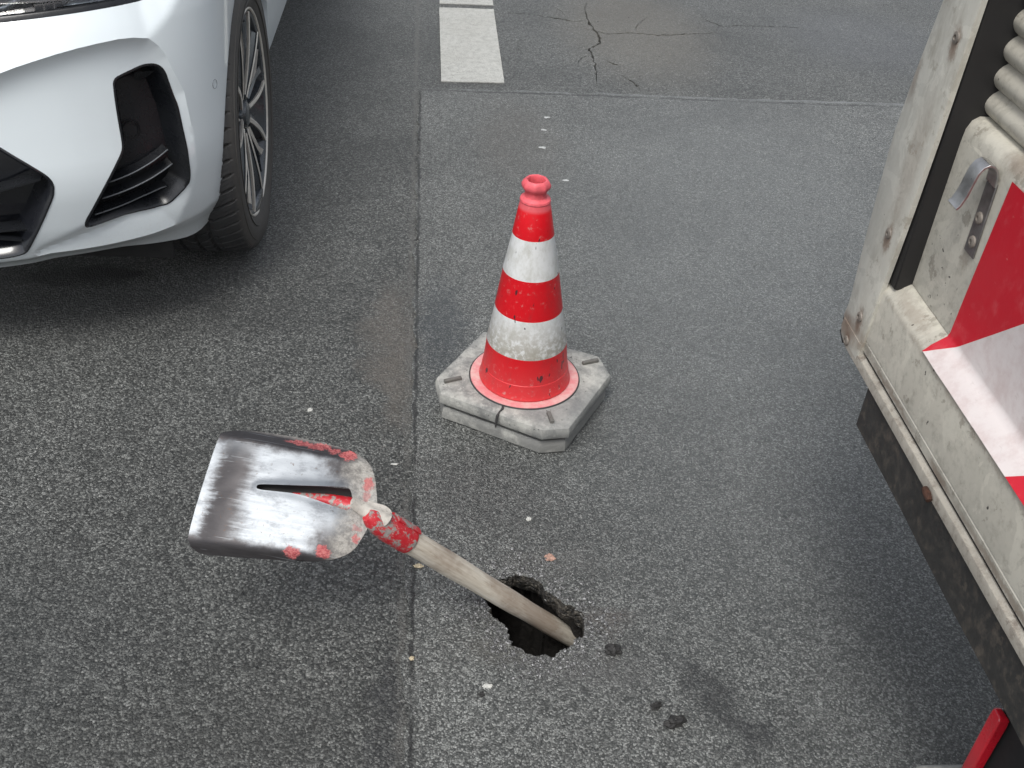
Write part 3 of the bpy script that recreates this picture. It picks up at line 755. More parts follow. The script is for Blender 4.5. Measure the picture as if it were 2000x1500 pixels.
VENT = [(.782,.655),(.805,.662),(.849,.672),(.869,.671),(.883,.666),(.894,.653),(.919,.573),(.927,.48),(.925,.41),(.917,.385),(.867,.34),(.839,.336),(.796,.339),(.74,.338),(.681,.334),(.670,.337),(.670,.353),(.72,.425),(.777,.503),(.781,.519),(.781,.56),(.781,.61)]
GRI = [(-.01,.60),(.42,.60),(.487,.584),(.535,.541),(.61,.48),(.622,.459),(.619,.437),(.61,.418),(.541,.298),(.526,.284),(.477,.277),(.392,.274),(-.01,.274)]
CREA = [(.0,.53),(.3,.600),(.461,.6585),(.510,.678),(.562,.6960),(.591,.7050),(.621,.7125),(.665,.7225),(.709,.7300),(.750,.7345),(.792,.737),(.824,.735),(.858,.728),(.880,.709),(.897,.684),(.907,.661)]
RIDGE = [(.862,.726),(.898,.755),(.935,.787),(.97,.82)]
LIP = [(.0,.258),(.45,.262),(.538,.268),(.583,.277),(.694,.276),(.814,.277),(.876,.282),(.903,.332),(.925,.375)]
REC = CREA+[(.935,.60),(.948,.5),(.948,.42),(.928,.365),(.90,.325),(.86,.29),(.8,.282),(.55,.28),(.0,.26)]
def relief(q, z):
    d = 0
    if q < 1.05 and z < .85:
        ds = pld(q, z, REC[:20])
        if inpoly(q, z, REC) and ds > .0006:
            g = sst(.30, .66, z)
            d -= .024*(1-math.exp(-ds/.022))*g*(1-.35*sst(.60, .3, z))
        # upper face leans back, ends at the ridge
        if q < .97:
            cz = lerp(q, [p[0] for p in CREA[:13]]+[.9, .97], [p[1] for p in CREA[:13]]+[.756, .82])
            if z > cz: d -= .42*min(z-cz, max(0, (lerp(z, [p[1] for p in RIDGE], [p[0] for p in RIDGE])-q)*1.1))
        # chin
        lz = lerp(q, [p[0] for p in LIP[:6]]+[1.0], [p[1] for p in LIP[:6]]+[.292])
        if z < lz: d -= (.55-.30*sst(.70, .95, q))*(lz-z)
        elif q > .54 and q < .93:
            dd = pld(q, z, LIP); l2 = max(0, (q-.551)*.44-(z-.274)+.02)
            if inpoly(q, z, LIP+[(.90,.42),(.86,.40),(.67,.40),(.545,.272)]): d -= .42*min(dd, .05, l2)*sst(.42, .34, z)
    return d
def SN(q, z, off=0.0):
    e = .004
    def sp(a, b): return S(max(0, a), b)
    n = (sp(q+e, z)-sp(q-e, z)).cross(sp(q, z+e)-sp(q, z-e)).normalized()
    if n.dot(Vector((0, -1, 0)) if q < .9 else Vector((1, 0, 0))) < 0: n = -n
    return S(q, z)+n*(relief(q, z)+off), n
def mirror(verts, faces):
    nv = len(verts); v2 = verts+[Vector((2*XC-p.x, p.y, p.z)) for p in verts]
    return v2, faces+[tuple(i+nv for i in f)[::-1] for f in faces]
def pair(name, verts, faces, mat, parent, auto=45):
    a = mesh(name, verts, faces, mat, parent, auto=auto)
    b = mesh(name, [Vector((2*XC-p.x, p.y, p.z)) for p in verts], [f[::-1] for f in faces], mat, parent, auto=auto)
    return a, b
def weld(o):
    bm = bmesh.new(); bm.from_mesh(o.data); bmesh.ops.remove_doubles(bm, verts=[v for v in bm.verts if abs(v.co.x+o.data_off) < .004] if hasattr(o, 'data_off') else bm.verts, dist=.0004)
    bmesh.ops.recalc_face_normals(bm, faces=bm.faces); bm.to_mesh(o.data); bm.free(); return o
def shell(name, outer, holes, step, mat, thick=.022, parent=car, lines=()):
    pts = [(q, z) for q in seq(min(p[0] for p in outer), max(p[0] for p in outer), step) for z in seq(min(p[1] for p in outer), max(p[1] for p in outer), step)]
    V, F = domain(outer, holes, pts, step*.45, lines)
    top = []; low_ = {}; nrm = []
    for q, z in V:
        p, n = SN(q, z); top.append(p); nrm.append(n)
    bes = boundary_edges(F); faces = list(F); vs = list(top)
    # rolled edge: 3 steps inwards
    cur = {}
    for a, b in bes:
        for i in (a, b):
            if i not in cur and V[i][0] > .001:
                c0 = len(vs); vs.append(top[i]-nrm[i]*.004); vs.append(top[i]-nrm[i]*thick); cur[i] = c0
    for a, b in bes:
        if a in cur and b in cur:
            faces.append((a, b, cur[b], cur[a])); faces.append((cur[a], cur[b], cur[b]+1, cur[a]+1))
    if min(V, key=lambda p: p[0])[0] > .01: return pair(name, vs, faces, mat, parent, 60)[0]
    vs, faces = mirror(vs, faces)
    return weld(mesh(name, vs, faces, mat, parent, auto=30))
vent = resample(smooth_poly(resample(VENT, .03), 2), .006)
gri = [(max(0.0001, p[0]), p[1]) for p in resample(GRI, .012)]
gri = [p for p in gri if p[0] > .001]
gri2 = resample(smooth_poly([(.0,.60)]+GRI[1:-1]+[(.0,.274)], 2, False), .008, False)
# bumper outline in (q, z); the arch edge on its right side
ARCH_F = [(.985,.200),(1.017,.225),(1.033,.285),(1.042,.358),(1.051,.42),(1.073,.482),(1.10,.545),(1.138,.603),(1.168,.635),(1.22,.672),(1.284,.700),(1.34,.725)]
BOT = [(0,.212),(.463,.214),(.597,.224),(.723,.227),(.80,.216),(.862,.204),(.937,.196)]
outer = resample(smooth_poly(BOT+ARCH_F, 1, False), .008, False)
outer = outer + resample([(1.34,.725),(1.34,.79),(.95,.803),(.86,.800),(.767,.798),(.668,.794),(.575,.789),(.3,.78),(0,.77)], .01, False)[1:]
# grille opening reaches the centre line: cut it by making the outline go round it
outer = outer[:-1]+[(0, .77), (0, .60)] + [p for p in gri2[1:-1]] + [(0, .274)]
crl = resample([(max(.012, p[0]), p[1]) for p in CREA]+REC[16:21], .006, False)
lpl = resample([(max(.012, p[0]), p[1]) for p in LIP[:7]]+[(.96, .2888)], .006, False)
bump = shell('bumper', outer, [vent], .0075, M_white, .024, lines=(crl, lpl))

# inserts behind the openings
def insert(name, poly, depth, k, mat, closed=True, side=None):
    """funnel from the opening's edge to a back plate"""
    c = (sum(p[0] for p in poly)/len(poly), sum(p[1] for p in poly)/len(poly)); rr = []
    def off(P, dd, kk):
        out_ = []
        n = len(P)
        for i, p in enumerate(P):
            a = P[i-1] if i else P[-1]; b = P[(i+1) % n]; t_ = Vector((b[0]-a[0], b[1]-a[1])); t_.normalize() if t_.length else None
            nn = Vector((-t_.y, t_.x)); s_ = 1 if inpoly(p[0]+nn.x*.006, p[1]+nn.y*.006, P) else -1
            q_, z_ = p[0]+nn.x*kk*s_, p[1]+nn.y*kk*s_
            out_.append((q_, z_))
        return out_
    for dd, kk in ((-.004, -.0035), (.0015, -.0030), (.0022, .0008), (-.003, .0045), (-depth*.5, .0085), (-depth, k)):
        P = off(poly, dd, kk); rr.append([SN(q, z, dd)[0] for q, z in P])
    m = MB(); m.loft(rr, cap=False)
    P = off(poly, 0, k); V, F = domain(P, [], [(q, z) for q in seq(min(p[0] for p in P), max(p[0] for p in P), .02) for z in seq(min(p[1] for p in P), max(p[1] for p in P), .02)], .008)
    m.add([SN(q, z, -depth)[0] for q, z in V], F)
    return m, P
m, P = insert('v', vent, .042, .020, M_blackp)
vobj, vobj2 = pair('air_vent', m.v, m.f, M_blackp, car)
# slats of the vent: thin curved blades with a bright front edge
def strip(q0, z0, q1, z1, bow, d0, d1, r, n=14):
    return [SN(q0+(q1-q0)*t, z0+(z1-z0)*t-bow*math.sin(math.pi*t), d0+(d1-d0)*t)[0] for t in [i/n for i in range(n+1)]]
for (q0, z0, q1, z1) in ((.738, .430, .895, .470), (.716, .392, .900, .432), (.694, .353, .880, .370)):
    m = MB(); A = strip(q0, z0, q1, z1, .006, -.016, -.022, 0); Bk = strip(q0+.008, z0+.006, q1, z1+.008, .006, -.040, -.040, 0)
    ring = []
    for a, b in zip(A, Bk): ring.append([a, a+Vector((0, 0, .0022)), b+Vector((0, 0, .002)), b])
    m.loft(ring); o1 = mesh('vent_slat', m.v, m.f, M_slate, vobj, auto=40); mesh('vent_slat', [Vector((2*XC-p.x, p.y, p.z)) for p in m.v], m.f, M_slate, vobj2, auto=40)
    m = MB(); m.tube([a+Vector((0, -.0008, .0022)) for a in A], .0016, 8); mesh('slat_edge', m.v, m.f, M_line, vobj)
# tow cover ring in the vent
p, n = SN(.819, .53, -.0415)
m = MB()
qv = n.to_track_quat('Z', 'Y')
for r0, r1, h in ((.017, .0185, .002), (.0215, .023, .0014)):
    rr = [[p+qv @ Vector((r*math.cos(a), r*math.sin(a), hh)) for a in [2*math.pi*k/28 for k in range(28)]] for r, hh in ((r0, 0), (r0, h), (r1, h), (r1, 0))]
    m.loft(rr, cap=False)
m.build('screw_cover', M_blackp, vobj)
# facet at the top inside of the vent
m = MB(); a = [SN(q, z, d)[0] for q, z, d in ((.832, .660, -.006), (.880, .655, -.006), (.858, .634, -.024), (.837, .642, -.020))]
m.add(a, [(0, 1, 2, 3)]); m.build('vent_facet', M_slate, vobj, smooth=False)
# centre grille: open polyline loft
rr = []
for dd, kk in ((-.004, -.003), (.0015, -.0025), (.002, .001), (-.004, .006), (-.03, .010), (-.085, .022)):
    ring = []
    for i, p in enumerate(gri2):
        a = gri2[max(0, i-1)]; b = gri2[min(len(gri2)-1, i+1)]; t_ = Vector((b[0]-a[0], b[1]-a[1])).normalized(); nn = Vector((t_.y, -t_.x))
        ring.append(SN(max(0, p[0]+nn.x*kk), p[1]+nn.y*kk, dd)[0])
    rr.append(ring)
m = MB(); m.loft(rr, cap=False, closed=False)
back = [(0, .60)]+[p for p in gri2[1:-1]]+[(0, .274)]
V, F = domain(resample(back, .02), [], [(q, z) for q in seq(0, .62, .03) for z in seq(.27, .6, .03)], .01)
m.add([SN(q, z, -.080)[0] for q, z in V], F); vs, fs = mirror(m.v, m.f)
gobj = weld(mesh('lower_grille', vs, fs, M_gloss, car, auto=45))
for (q0, z0, q1, z1, d0, d1) in ((.44, .405, .60, .462, -.05, -.012), (.35, .345, .53, .302, -.02, -.02), (.35, .325, .548, .326, -.03, -.03)):
    m = MB(); A = strip(q0, z0, q1, z1, 0, d0, d1, 0); ring = []
    for a in A: ring.append([a, a+Vector((0, 0, .004)), a+Vector((0, .04, .006)), a+Vector((0, .04, 0))])
    m.loft(ring); pair('grille_bar', m.v, m.f, M_slate, gobj, 40)
# round parking sensor
p, n = SN(1.043, .584, .0004); qv = n.to_track_quat('Z', 'Y'); m = MB()
m.loft([[p+qv @ Vector((r*math.cos(a), r*math.sin(a), hh)) for a in [2*math.pi*k/24 for k in range(24)]] for r, hh in ((.0105, -.003), (.0105, .0004), (.0098, .0006), (.0098, -.0018))], cap=False)
m.build('parking_sensor', M_led, car)

# front wing, door side and sill in one painted shell
AR2 = [(1.34,.725),(1.40,.752),(1.48,.765),(1.56,.755),(1.65,.72),(1.735,.66),(1.80,.58),(1.832,.53),(1.828,.47),(1.80,.405),(1.80,.392)]
def rear_arch(q0): return [(q0-.47+.0, .392), (q0-.46, .50), (q0-.38, .65), (q0-.22, .755), (q0, .785), (q0+.22, .755), (q0+.38, .65), (q0+.46, .50), (q0+.47, .392)]
side = resample(smooth_poly(AR2, 1, False), .02, False) + resample([(2.2,.390),(3.78,.388)], .05, False) + resample(rear_arch(4.28), .04, False) + [(5.05,.36),(5.2,.45),(5.22,1.0)]
side += resample([(5.2,1.02),(1.2,1.02),(.93,.97),(.95,.806),(1.34,.793)], .05, False)
shell('side_panel', side, [], .03, M_white, .03)
# headlight
HL = [(.20,.785),(.575,.793),(.668,.797),(.767,.802),(.86,.804),(.925,.812),(.915,.86),(.86,.915),(.55,.90),(.22,.88)]
hl = resample(HL, .02)
V, F = domain(hl, [], [(q, z) for q in seq(.2, .93, .02) for z in seq(.78, .92, .02)], .008)
hous = MB(); hous.add([SN(q, z, -.04)[0] for q, z in V], F)
rr = [[SN(q, z, d)[0] for q, z in hl] for d in (.0, -.04)]; hous.loft(rr, cap=False)
hobj, hobj2 = pair('headlight', hous.v, hous.f, M_gloss, car)
gl = MB(); gl.add([SN(q, z, .001)[0] for q, z in V], F); n_ = len(gl.v); gl.add([SN(q, z, -.003)[0] for q, z in V], [f[::-1] for f in F]); gl.f += [(a, b, b+n_, a+n_) for a, b in boundary_edges(F)]
mesh('lens', gl.v, gl.f, M_glass, hobj); mesh('lens', [Vector((2*XC-p.x, p.y, p.z)) for p in gl.v], gl.f, M_glass, hobj2)
fr = MB(); A = [(.30,.787),(.575,.7935),(.668,.798),(.767,.802),(.86,.805),(.92,.813)]; A = resample(A, .01, False)
fr.loft([[SN(q, z+dz, d)[0] for dz, d in ((-.006, .0), (.003, .003), (.009, .003), (.011, -.03))] for q, z in A], cap=False, closed=False)
mesh('headlight_trim', fr.v, fr.f, M_blackp, hobj)
for pts_ in ([(.50,.812),(.585,.820),(.622,.845),(.66,.88)], [(.70,.845),(.72,.828),(.80,.826),(.86,.84)], [(.50,.84),(.57,.85),(.6,.88)]):
    m = MB(); A = resample(pts_, .01, False); m.loft([[SN(q, z+dz, d)[0] for dz, d in ((-.007, -.038), (-.006, -.024), (.006, -.020), (.008, -.038))] for q, z in A], cap=False, closed=False)
    mesh('reflector', m.v, m.f, M_led, hobj)
# bonnet and cabin
rows = []
for (z, k, yo) in ((.925, 1.0, 0), (1.0, .97, .06), (1.06, .90, .12), (1.10, .6, .16), (1.115, .0, .17)):
    row = []
    for q in seq(0, LT+.9, .06):
        p = S(q, .9); row.append(Vector((XC+(p.x-XC)*k, p.y+yo*(1-sst(LT-.5, LT+.3, q)), z-.06*sst(.9, .0, q)*(1 if z > .93 else 0))))
    rows.append(row)
m = MB(); m.loft(rows, cap=False, closed=False); vs, fs = mirror(m.v, m.f); weld(mesh('bonnet', vs, fs, M_white, car))
m = MB()
cab = [(1.02, .93, 3.25, 6.9), (1.15, .86, 3.45, 6.85), (1.45, .72, 3.95, 6.6), (1.62, .62, 4.3, 6.3), (1.66, .45, 4.5, 6.1)]
m.loft([[Vector((XC-w_, y0, z)), Vector((XC+w_, y0, z)), Vector((XC+w_, y1, z)), Vector((XC-w_, y1, z))] for z, w_, y0, y1 in cab[:4]], cap=False); m.build('windows', M_win, car, auto=20)
m = MB(); m.loft([[Vector((XC-w_, y0, z+.003)), Vector((XC+w_, y0, z+.003)), Vector((XC+w_, y1, z+.003)), Vector((XC-w_, y1, z+.003))] for z, w_, y0, y1 in cab[3:]]); m.build('roof', M_white, car, auto=20)
m = MB(); m.box((XC-.90, 6.2, .36), (XC+.90, 6.93, 1.02)); m.build('tailgate', M_white, car, bev=.05)
# undertray, wheel housing
m = MB(); m.box((XC-.72, 2.28, .235), (XC+.72, 6.6, .30)); m.build('undertray', M_black, car)
for xs_ in (1, -1):
    for yc in (2.73, 5.60):
        m = MB(); m.lathe([(.388, -.53), (.392, -.56), (.392, -.78), (.02, -.781)], 48, (0, yc, .385), 'x')
        if xs_ < 0: m.v = [Vector((2*XC-p.x, p.y, p.z)) for p in m.v]
        m.f = [f for f in m.f if sum(m.v[i].z for i in f)/len(f) > .24]
        m.build('wheel_housing', M_black, car)
m = MB(); m.box((-.90, 2.32, .15), (-.605, 2.335, .26)); m.build('air_deflector', M_black, car)

def make_wheel(Cw, side=1):
    """front wheel; the outer face looks towards +x"""
    w0 = bpy.data.objects.new('wheel', None); COL.objects.link(w0); w0.parent = car; w0.location = Vector(Cw)-car.location
    w0.empty_display_size = .1
    def wm(name, vs, fs, mat, auto=35, smooth=True):
        me = bpy.data.meshes.new(name); me.from_pydata([tuple(v) for v in vs], [], fs)
        bm = bmesh.new(); bm.from_mesh(me); bmesh.ops.recalc_face_normals(bm, faces=bm.faces)
        for e in bm.edges:
            if len(e.link_faces) == 2 and e.calc_face_angle(0) > R(auto): e.smooth = False
        for f in bm.faces: f.smooth = smooth
        bm.to_mesh(me); bm.free(); me.materials.append(mat); o = bpy.data.objects.new(name, me); COL.objects.link(o); o.parent = w0; return o
    # tyre: profile across, with tread blocks cut by displacement
    NTH = 900; prof = []
    half = .122
    for x, r in ((.000, .262), (.006, .272), (.0125, .285), (.0165, .305), (.0155, .322), (.0115, .338), (.006, .349), (.0005, .3565)): prof.append((x, r, 0))
    xs = [-.004-.0044*i for i in range(53)]
    for x in xs: prof.append((x, .3665-.0085*abs((x+.118)/.118)**3.2, 1))
    for x, r in ((-.2405, .3565), (-.247, .345), (-.256, .32), (-.253, .29), (-.245, .262)): prof.append((x, r, 0))
    gro = (-.028, -.075, -.118, -.161, -.208)
    rings = []
    for x, r, tr in prof:
        ring = []
        for k in range(NTH):
            th_ = 2*math.pi*k/NTH; rr_ = r
            if tr:
                g = min(abs(x-gx) for gx in gro[1:-1])
                edge_ = abs(x+.118) > .058
                pitch = 2*math.pi/60
                skew = (x+.118)*(2.3 if x > -.118 else -2.3)*(.6 if edge_ else 1.0)
                ph = ((th_+skew+(.03 if edge_ else 0)) % pitch)/pitch
                sipe = ((th_+skew) % (pitch/3))/(pitch/3)
                dd = .008*(1-sst(.0034, .0052, g)); dd = max(dd, .0080*(1-sst(.06, .095, min(ph, 1-ph))))
                dd = max(dd, .0012*(1-sst(.04, .09, min(sipe, 1-sipe))))
                rr_ -= dd
            elif r > .345 and x > -.02:
                pitch = 2*math.pi/60; ph = ((th_+.118*2.3*.6+.03) % pitch)/pitch; rr_ -= .004*(1-sst(.05, .1, min(ph, 1-ph)))*(r-.345)/.012
            zz = rr_*math.sin(th_)
            if zz < -.3635: zz = -.3635
            bul = .006*math.exp(-((th_-1.5*math.pi)/.35)**2) if (not tr and x > -.02) else 0
            ring.append(Vector((x+bul, rr_*math.cos(th_), zz)))
        rings.append(ring)
    m = MB(); m.loft(rings, cap=False); wm('tyre', m.v, m.f, M_tyre, auto=28)
    # sidewall lettering band as raised rings
    m = MB(); m.lathe([(.292, .0140), (.293, .0172), (.295, .0175), (.296, .0160)], 120, axis='x'); wm('sidewall_ring', m.v, m.f, M_tyre); m = MB(); m.lathe([(.330, .0130), (.331, .0150), (.333, .0146), (.334, .0125)], 120, axis='x'); wm('sidewall_ring', m.v, m.f, M_tyre)
    # rim: lip, barrel
    m = MB(); m.lathe([(.264, -.004), (.268, .004), (.271, .0070), (.2685, .0085), (.266, .0075), (.264, .004)], 120, axis='x'); wm('rim_lip', m.v, m.f, M_rims)
    m = MB(); m.lathe([(.262, .004), (.255, .0), (.247, -.02), (.240, -.06), (.236, -.20)], 96, axis='x'); wm('rim_barrel', m.v, m.f, M_rimb)
    # brake disc and caliper
    m = MB(); m.lathe([(.05, -.085), (.165, -.085), (.165, -.105), (.05, -.105)], 64, axis='x'); wm('brake_disc', m.v, m.f, M_disc)
    m = MB(); m.lathe([(.236, -.14), (.0, -.141)], 48, axis='x'); wm('hub_back', m.v, m.f, M_black)
    # ten V spokes in five pairs: dark body, machined ridge
    sp = MB(); mc = MB()
    def flush():
        if sp.v: wm('spoke', sp.v, sp.f, M_rimb, auto=20)
        if mc.v: wm('spoke_edge', mc.v, mc.f, M_rims, auto=30)
        sp.v, sp.f, mc.v, mc.f = [], [], [], []
    for j in range(5):
        base = R(-92)+2*math.pi*j/5
        for sgn in (-1, 1):
            a0 = base+sgn*R(10); a1 = base+sgn*R(16.5)
            A0 = Vector((0, math.cos(a0), math.sin(a0))); A1 = Vector((0, math.cos(a1), math.sin(a1)))
            T0 = Vector((0, -math.sin(a0), math.cos(a0)))*sgn; T1 = Vector((0, -math.sin(a1), math.cos(a1)))*sgn
            rings_ = []; rm = []
            for t in [i/8 for i in range(9)]:
                rad = .050+.210*t; A = A0.lerp(A1, t).normalized(); T = T0.lerp(T1, t).normalized()
                xo = -.020+.022*math.sin(math.pi*.5*t)-.006*t+.006; c = A*rad
                wi = .021-.003*t
                rings_.append([c+T*-wi+Vector((xo-.012, 0, 0)), c+T*.004+Vector((xo, 0, 0)), c+T*.0085+Vector((xo-.002, 0, 0)), c+T*(wi*.8)+Vector((xo-.035, 0, 0)), c-T*wi+Vector((xo-.040, 0, 0))])
                rm.append([c+T*-.001+Vector((xo+.0006, 0, 0)), c+T*.0030+Vector((xo+.0026, 0, 0)), c+T*.0125+Vector((xo+.0010, 0, 0)), c+T*.011+Vector((xo-.005, 0, 0))])
            sp.loft(rings_); mc.loft(rm); flush()
        # machined cross blade between pairs
        ab = base+math.pi/5; A = Vector((0, math.cos(ab), math.sin(ab))); T = Vector((0, -math.sin(ab), math.cos(ab)))
        for sgn in (-1, 1):
            c1 = A*.235+T*.028*sgn; c2 = A*.17+T*.004*sgn; c3 = A*.080+T*.010*sgn
            rr_ = []
            for c, wd, xo in ((c1, .018, .001), (c2, .009, -.002), (c3, .006, -.014)):
                rr_.append([c+T*wd*.5*sgn+Vector((xo, 0, 0)), c-T*wd*.5*sgn+Vector((xo-.005, 0, 0)), c-T*wd*.5*sgn+Vector((xo-.02, 0, 0)), c+T*wd*.5*sgn+Vector((xo-.02, 0, 0))])
            if sgn == 1: mc.loft(rr_)
            else: sp.loft(rr_)
            flush()
    m = MB(); m.lathe([(.0, -.004), (.026, -.005), (.031, -.008), (.034, -.02), (.062, -.026), (.066, -.05)], 48, axis='x'); wm('hub_cap', m.v, m.f, M_rimb)
    for j in range(5):
        m = MB(); a = R(-92)+2*math.pi*(j+.5)/5; m.lathe([(.0, -.014), (.008, -.015), (.010, -.03)], 12, (0, .048*math.cos(a), .048*math.sin(a)), 'x')
        wm('wheel_bolt', m.v, m.f, M_disc)
    return w0
w1 = make_wheel((-.455, 2.722, .3635))
def copy_children(src, dst):
    for ch in list(src.children):
        c = ch.copy(); COL.objects.link(c); c.parent = dst; c.matrix_parent_inverse = ch.matrix_parent_inverse.copy()
for loc, rz in (((-.455, 5.60, .3635), 0), ((-2.315, 2.722, .3635), math.pi), ((-2.315, 5.60, .3635), math.pi)):
    w2 = w1.copy(); COL.objects.link(w2); w2.parent = car; w2.location = Vector(loc)-car.location; w2.rotation_euler = (0, 0, rz); copy_children(w1, w2)

# ------------------------------------------------------------------ lorry body with roller shutter
X0 = .70; YA = -1.6; YP = 1.302; YE = 1.412; ZT = 1.95
lor = empty('delivery_truck', (1.6, 0, .0), 'grey lorry body with ribbed shutter and red and white warning film', 'truck')
def extr(name, prof, y0, y1, mat, parent=None, n=40, auto=35, wobble=0, bev=None):
    m = MB(); rr = []
    for i in range(n+1):
        y = y0+(y1-y0)*i/n
        rr.append([Vector((x+wobble*noise.noise(Vector((y*6, z*10, 1))), y, z+wobble*noise.noise(Vector((y*7, z*10, 5))))) for x, z in prof])
    m.loft(rr, cap=True)
    return m.build(name, mat, parent or lor, auto=auto, bev=bev)
# sill beam: face, rounded ledge at the top, groove towards the lip
extr('sill_beam', [(X0+.001, .590), (X0, .606), (X0+.0015, .6075), (X0+.0015, .6085), (X0, .610), (X0, .699), (X0+.003, .7055), (X0+.010, .7135), (X0+.022, .7225), (X0+.029, .7265), (X0+.034, .7275), (X0+.20, .7275), (X0+.20, .590)], YA, YP+.022, M_alu, wobble=.0006)
extr('bottom_lip', [(X0-.004, .561), (X0-.0055, .563), (X0-.0055, .5775), (X0-.0045, .5795), (X0-.001, .5805), (X0+.002, .5835), (X0+.15, .5835), (X0+.15, .560), (X0-.002, .560)], YA, YP+.075, M_lip, wobble=.0008)
extr('bottom_lip_groove', [(X0+.004, .5825), (X0+.004, .591), (X0+.1, .591), (X0+.1, .5825)], YA, YP+.01, M_rubber)
# rusty notch in the lip
m = MB(); m.tube([(X0-.0105, 1.022, .571), (X0-.0105, 1.012, .569), (X0-.0105, 1.002, .566)], [.0045, .0055, .0045], 10); m.build('rust_notch', simple('rust', (.045, .018, .010), .9, var=.5, vscale=120), lor)
# shutter: bottom panel, then curved slats
prof = [(X0+.031, .7285), (X0+.031, .735), (X0+.031, .955), (X0+.032, .972), (X0+.037, .984), (X0+.046, .990)]
z = .990; pitch = .0365
pan = extr('shutter_panel', prof+[(X0+.10, .990), (X0+.10, .7285)], YA, YP-.004, M_alu, wobble=.0007)
sp_ = []
zz = .990
while zz < ZT:
    for t in [i/8 for i in range(8)]:
        sp_.append((X0+.060-.013*abs(math.sin(math.pi*t))**.75, zz+pitch*t))
    zz += pitch
extr('roller_slats', sp_+[(X0+.10, zz), (X0+.10, .990)], YA, YP-.004, M_slat, auto=80, n=30)
# black seal along the channel
m = MB(); m.box((X0+.006, YP-.0035, .716), (X0+.095, YP+.024, ZT)); m.build('channel_seal', M_rubber, lor, bev=.002)
m = MB(); m.box((X0+.08, YP-.03, .728), (X0+.20, YP+.012, ZT)); m.build('channel_back', M_rubber, lor)
# corner post strip, slightly wavy plate with rivets
m = MB(); rr = []
for i in range(61):
    z = .600+(ZT-.600)*i/60
    yo = lerp(z, [.60, .63, .76, .909, 1.0, 1.113, 1.4, 2.6], [1.414, 1.408, 1.419, 1.427, 1.417, 1.397, 1.37, 1.36])+.0010*noise.noise(Vector((0, z*9, 3))); yi = lerp(z, [.60, .71, .837, .949, 1.142, 2.6], [1.322, 1.317, 1.307, 1.301, 1.296, 1.29])+.0008*noise.noise(Vector((0, z*7, 8)))
    xo = .0012*noise.noise(Vector((z*6, 0, 2)))
    rr.append([Vector((X0-.004+xo, yi, z)), Vector((X0-.006+xo, yi+.004, z)), Vector((X0-.006+xo, yo-.006, z)), Vector((X0-.003+xo, yo, z)), Vector((X0+.0035, yo, z)), Vector((X0+.0035, yi, z))])
m.loft(rr); post = m.build('corner_post', M_post, lor, auto=30)
m = MB(); m.box((X0+.004, YP+.0245, .60), (X0+.05, 1.352, ZT)); m.build('post_frame', M_post, post)
# bent lower end of the post, wrapping the corner
m = MB(); rr = []
for z, yo, yi, xo in ((.6005, 1.412, 1.322, 0), (.585, 1.414, 1.323, 0), (.572, 1.410, 1.323, .001), (.562, 1.398, 1.316, .004), (.555, 1.378, 1.32, .010), (.550, 1.35, 1.325, .02)):
    rr.append([Vector((X0-.0045+xo, yi, z)), Vector((X0-.0068+xo, yi+.004, z)), Vector((X0-.0068+xo, yo-.01, z)), Vector((X0-.001+xo, yo-.001, z)), Vector((X0+.05, yo, z)), Vector((X0+.05, yi, z))])
m.loft(rr); m.build('post_foot', M_post, post, auto=30)
m = MB(); m.tube([(X0+.012, 1.411, .604), (X0+.012, 1.417, .585), (X0+.012, 1.416, .565), (X0+.012, 1.404, .549)], [.008, .012, .012, .008], 12); m.build('corner_rubber', M_rubber, post)
def rivet(y, z, x, r, par, mat=M_rivet, inner=True):
    m = MB(); m.lathe([(r*1.0, .000), (r*.92, -.0022), (r*.6, -.0034), (r*.42, -.0034), (r*.36, -.0014), (.0001, -.0012)], 20, (x, y, z), 'x'); return m.build('rivet', mat, par)
for y, z in ((1.325, 1.085), (1.343, .787), (1.352, .634), (1.372, .575), (1.345, 1.40), (1.345, 1.75)): rivet(y, z, X0-.006, .0085, post)
# side shell behind, roof, end wall
m = MB(); m.box((X0+.051, YE-.03, .60), (2.5, YE, ZT)); m.build('end_wall', M_box, lor)
m = MB(); m.box((X0+.11, YA, .592), (2.5, YE-.031, .70)); m.build('floor', M_skirt, lor)
m = MB(); m.box((X0-.004, YA, ZT+.001), (2.5, YE, ZT+.06)); m.build('roof', M_box, lor)
# film, following the panel and the ledge
fy0 = YA
pf = [(X0-.0012, .7045), (X0+.0018, .7068), (X0+.0088, .7148), (X0+.0205, .7238), (X0+.0275, .7290), (X0+.0295, .736), (X0+.0295, .80), (X0+.0295, .968)]
m = MB(); rr = []
for i in range(61):
    y = 1.158+(YA-1.158)*i/60
    rr.append([Vector((x-.0008+.0007*noise.noise(Vector((y*14, z*14, 1))), y-(.012*sst(.72, .98, z) if i == 0 else 0), z)) for x, z in pf])
m.loft(rr, cap=False, closed=False); film = m.build('warning_film', M_filmm, lor, auto=60)
film.data['note'] = ''; del film.data['note']
# object coordinates of the film equal world coordinates plus the truck origin: keep them in the world frame
for v in film.data.vertices: v.co += Vector((1.6, 0, 0))
film.location = (-1.6, 0, 0)
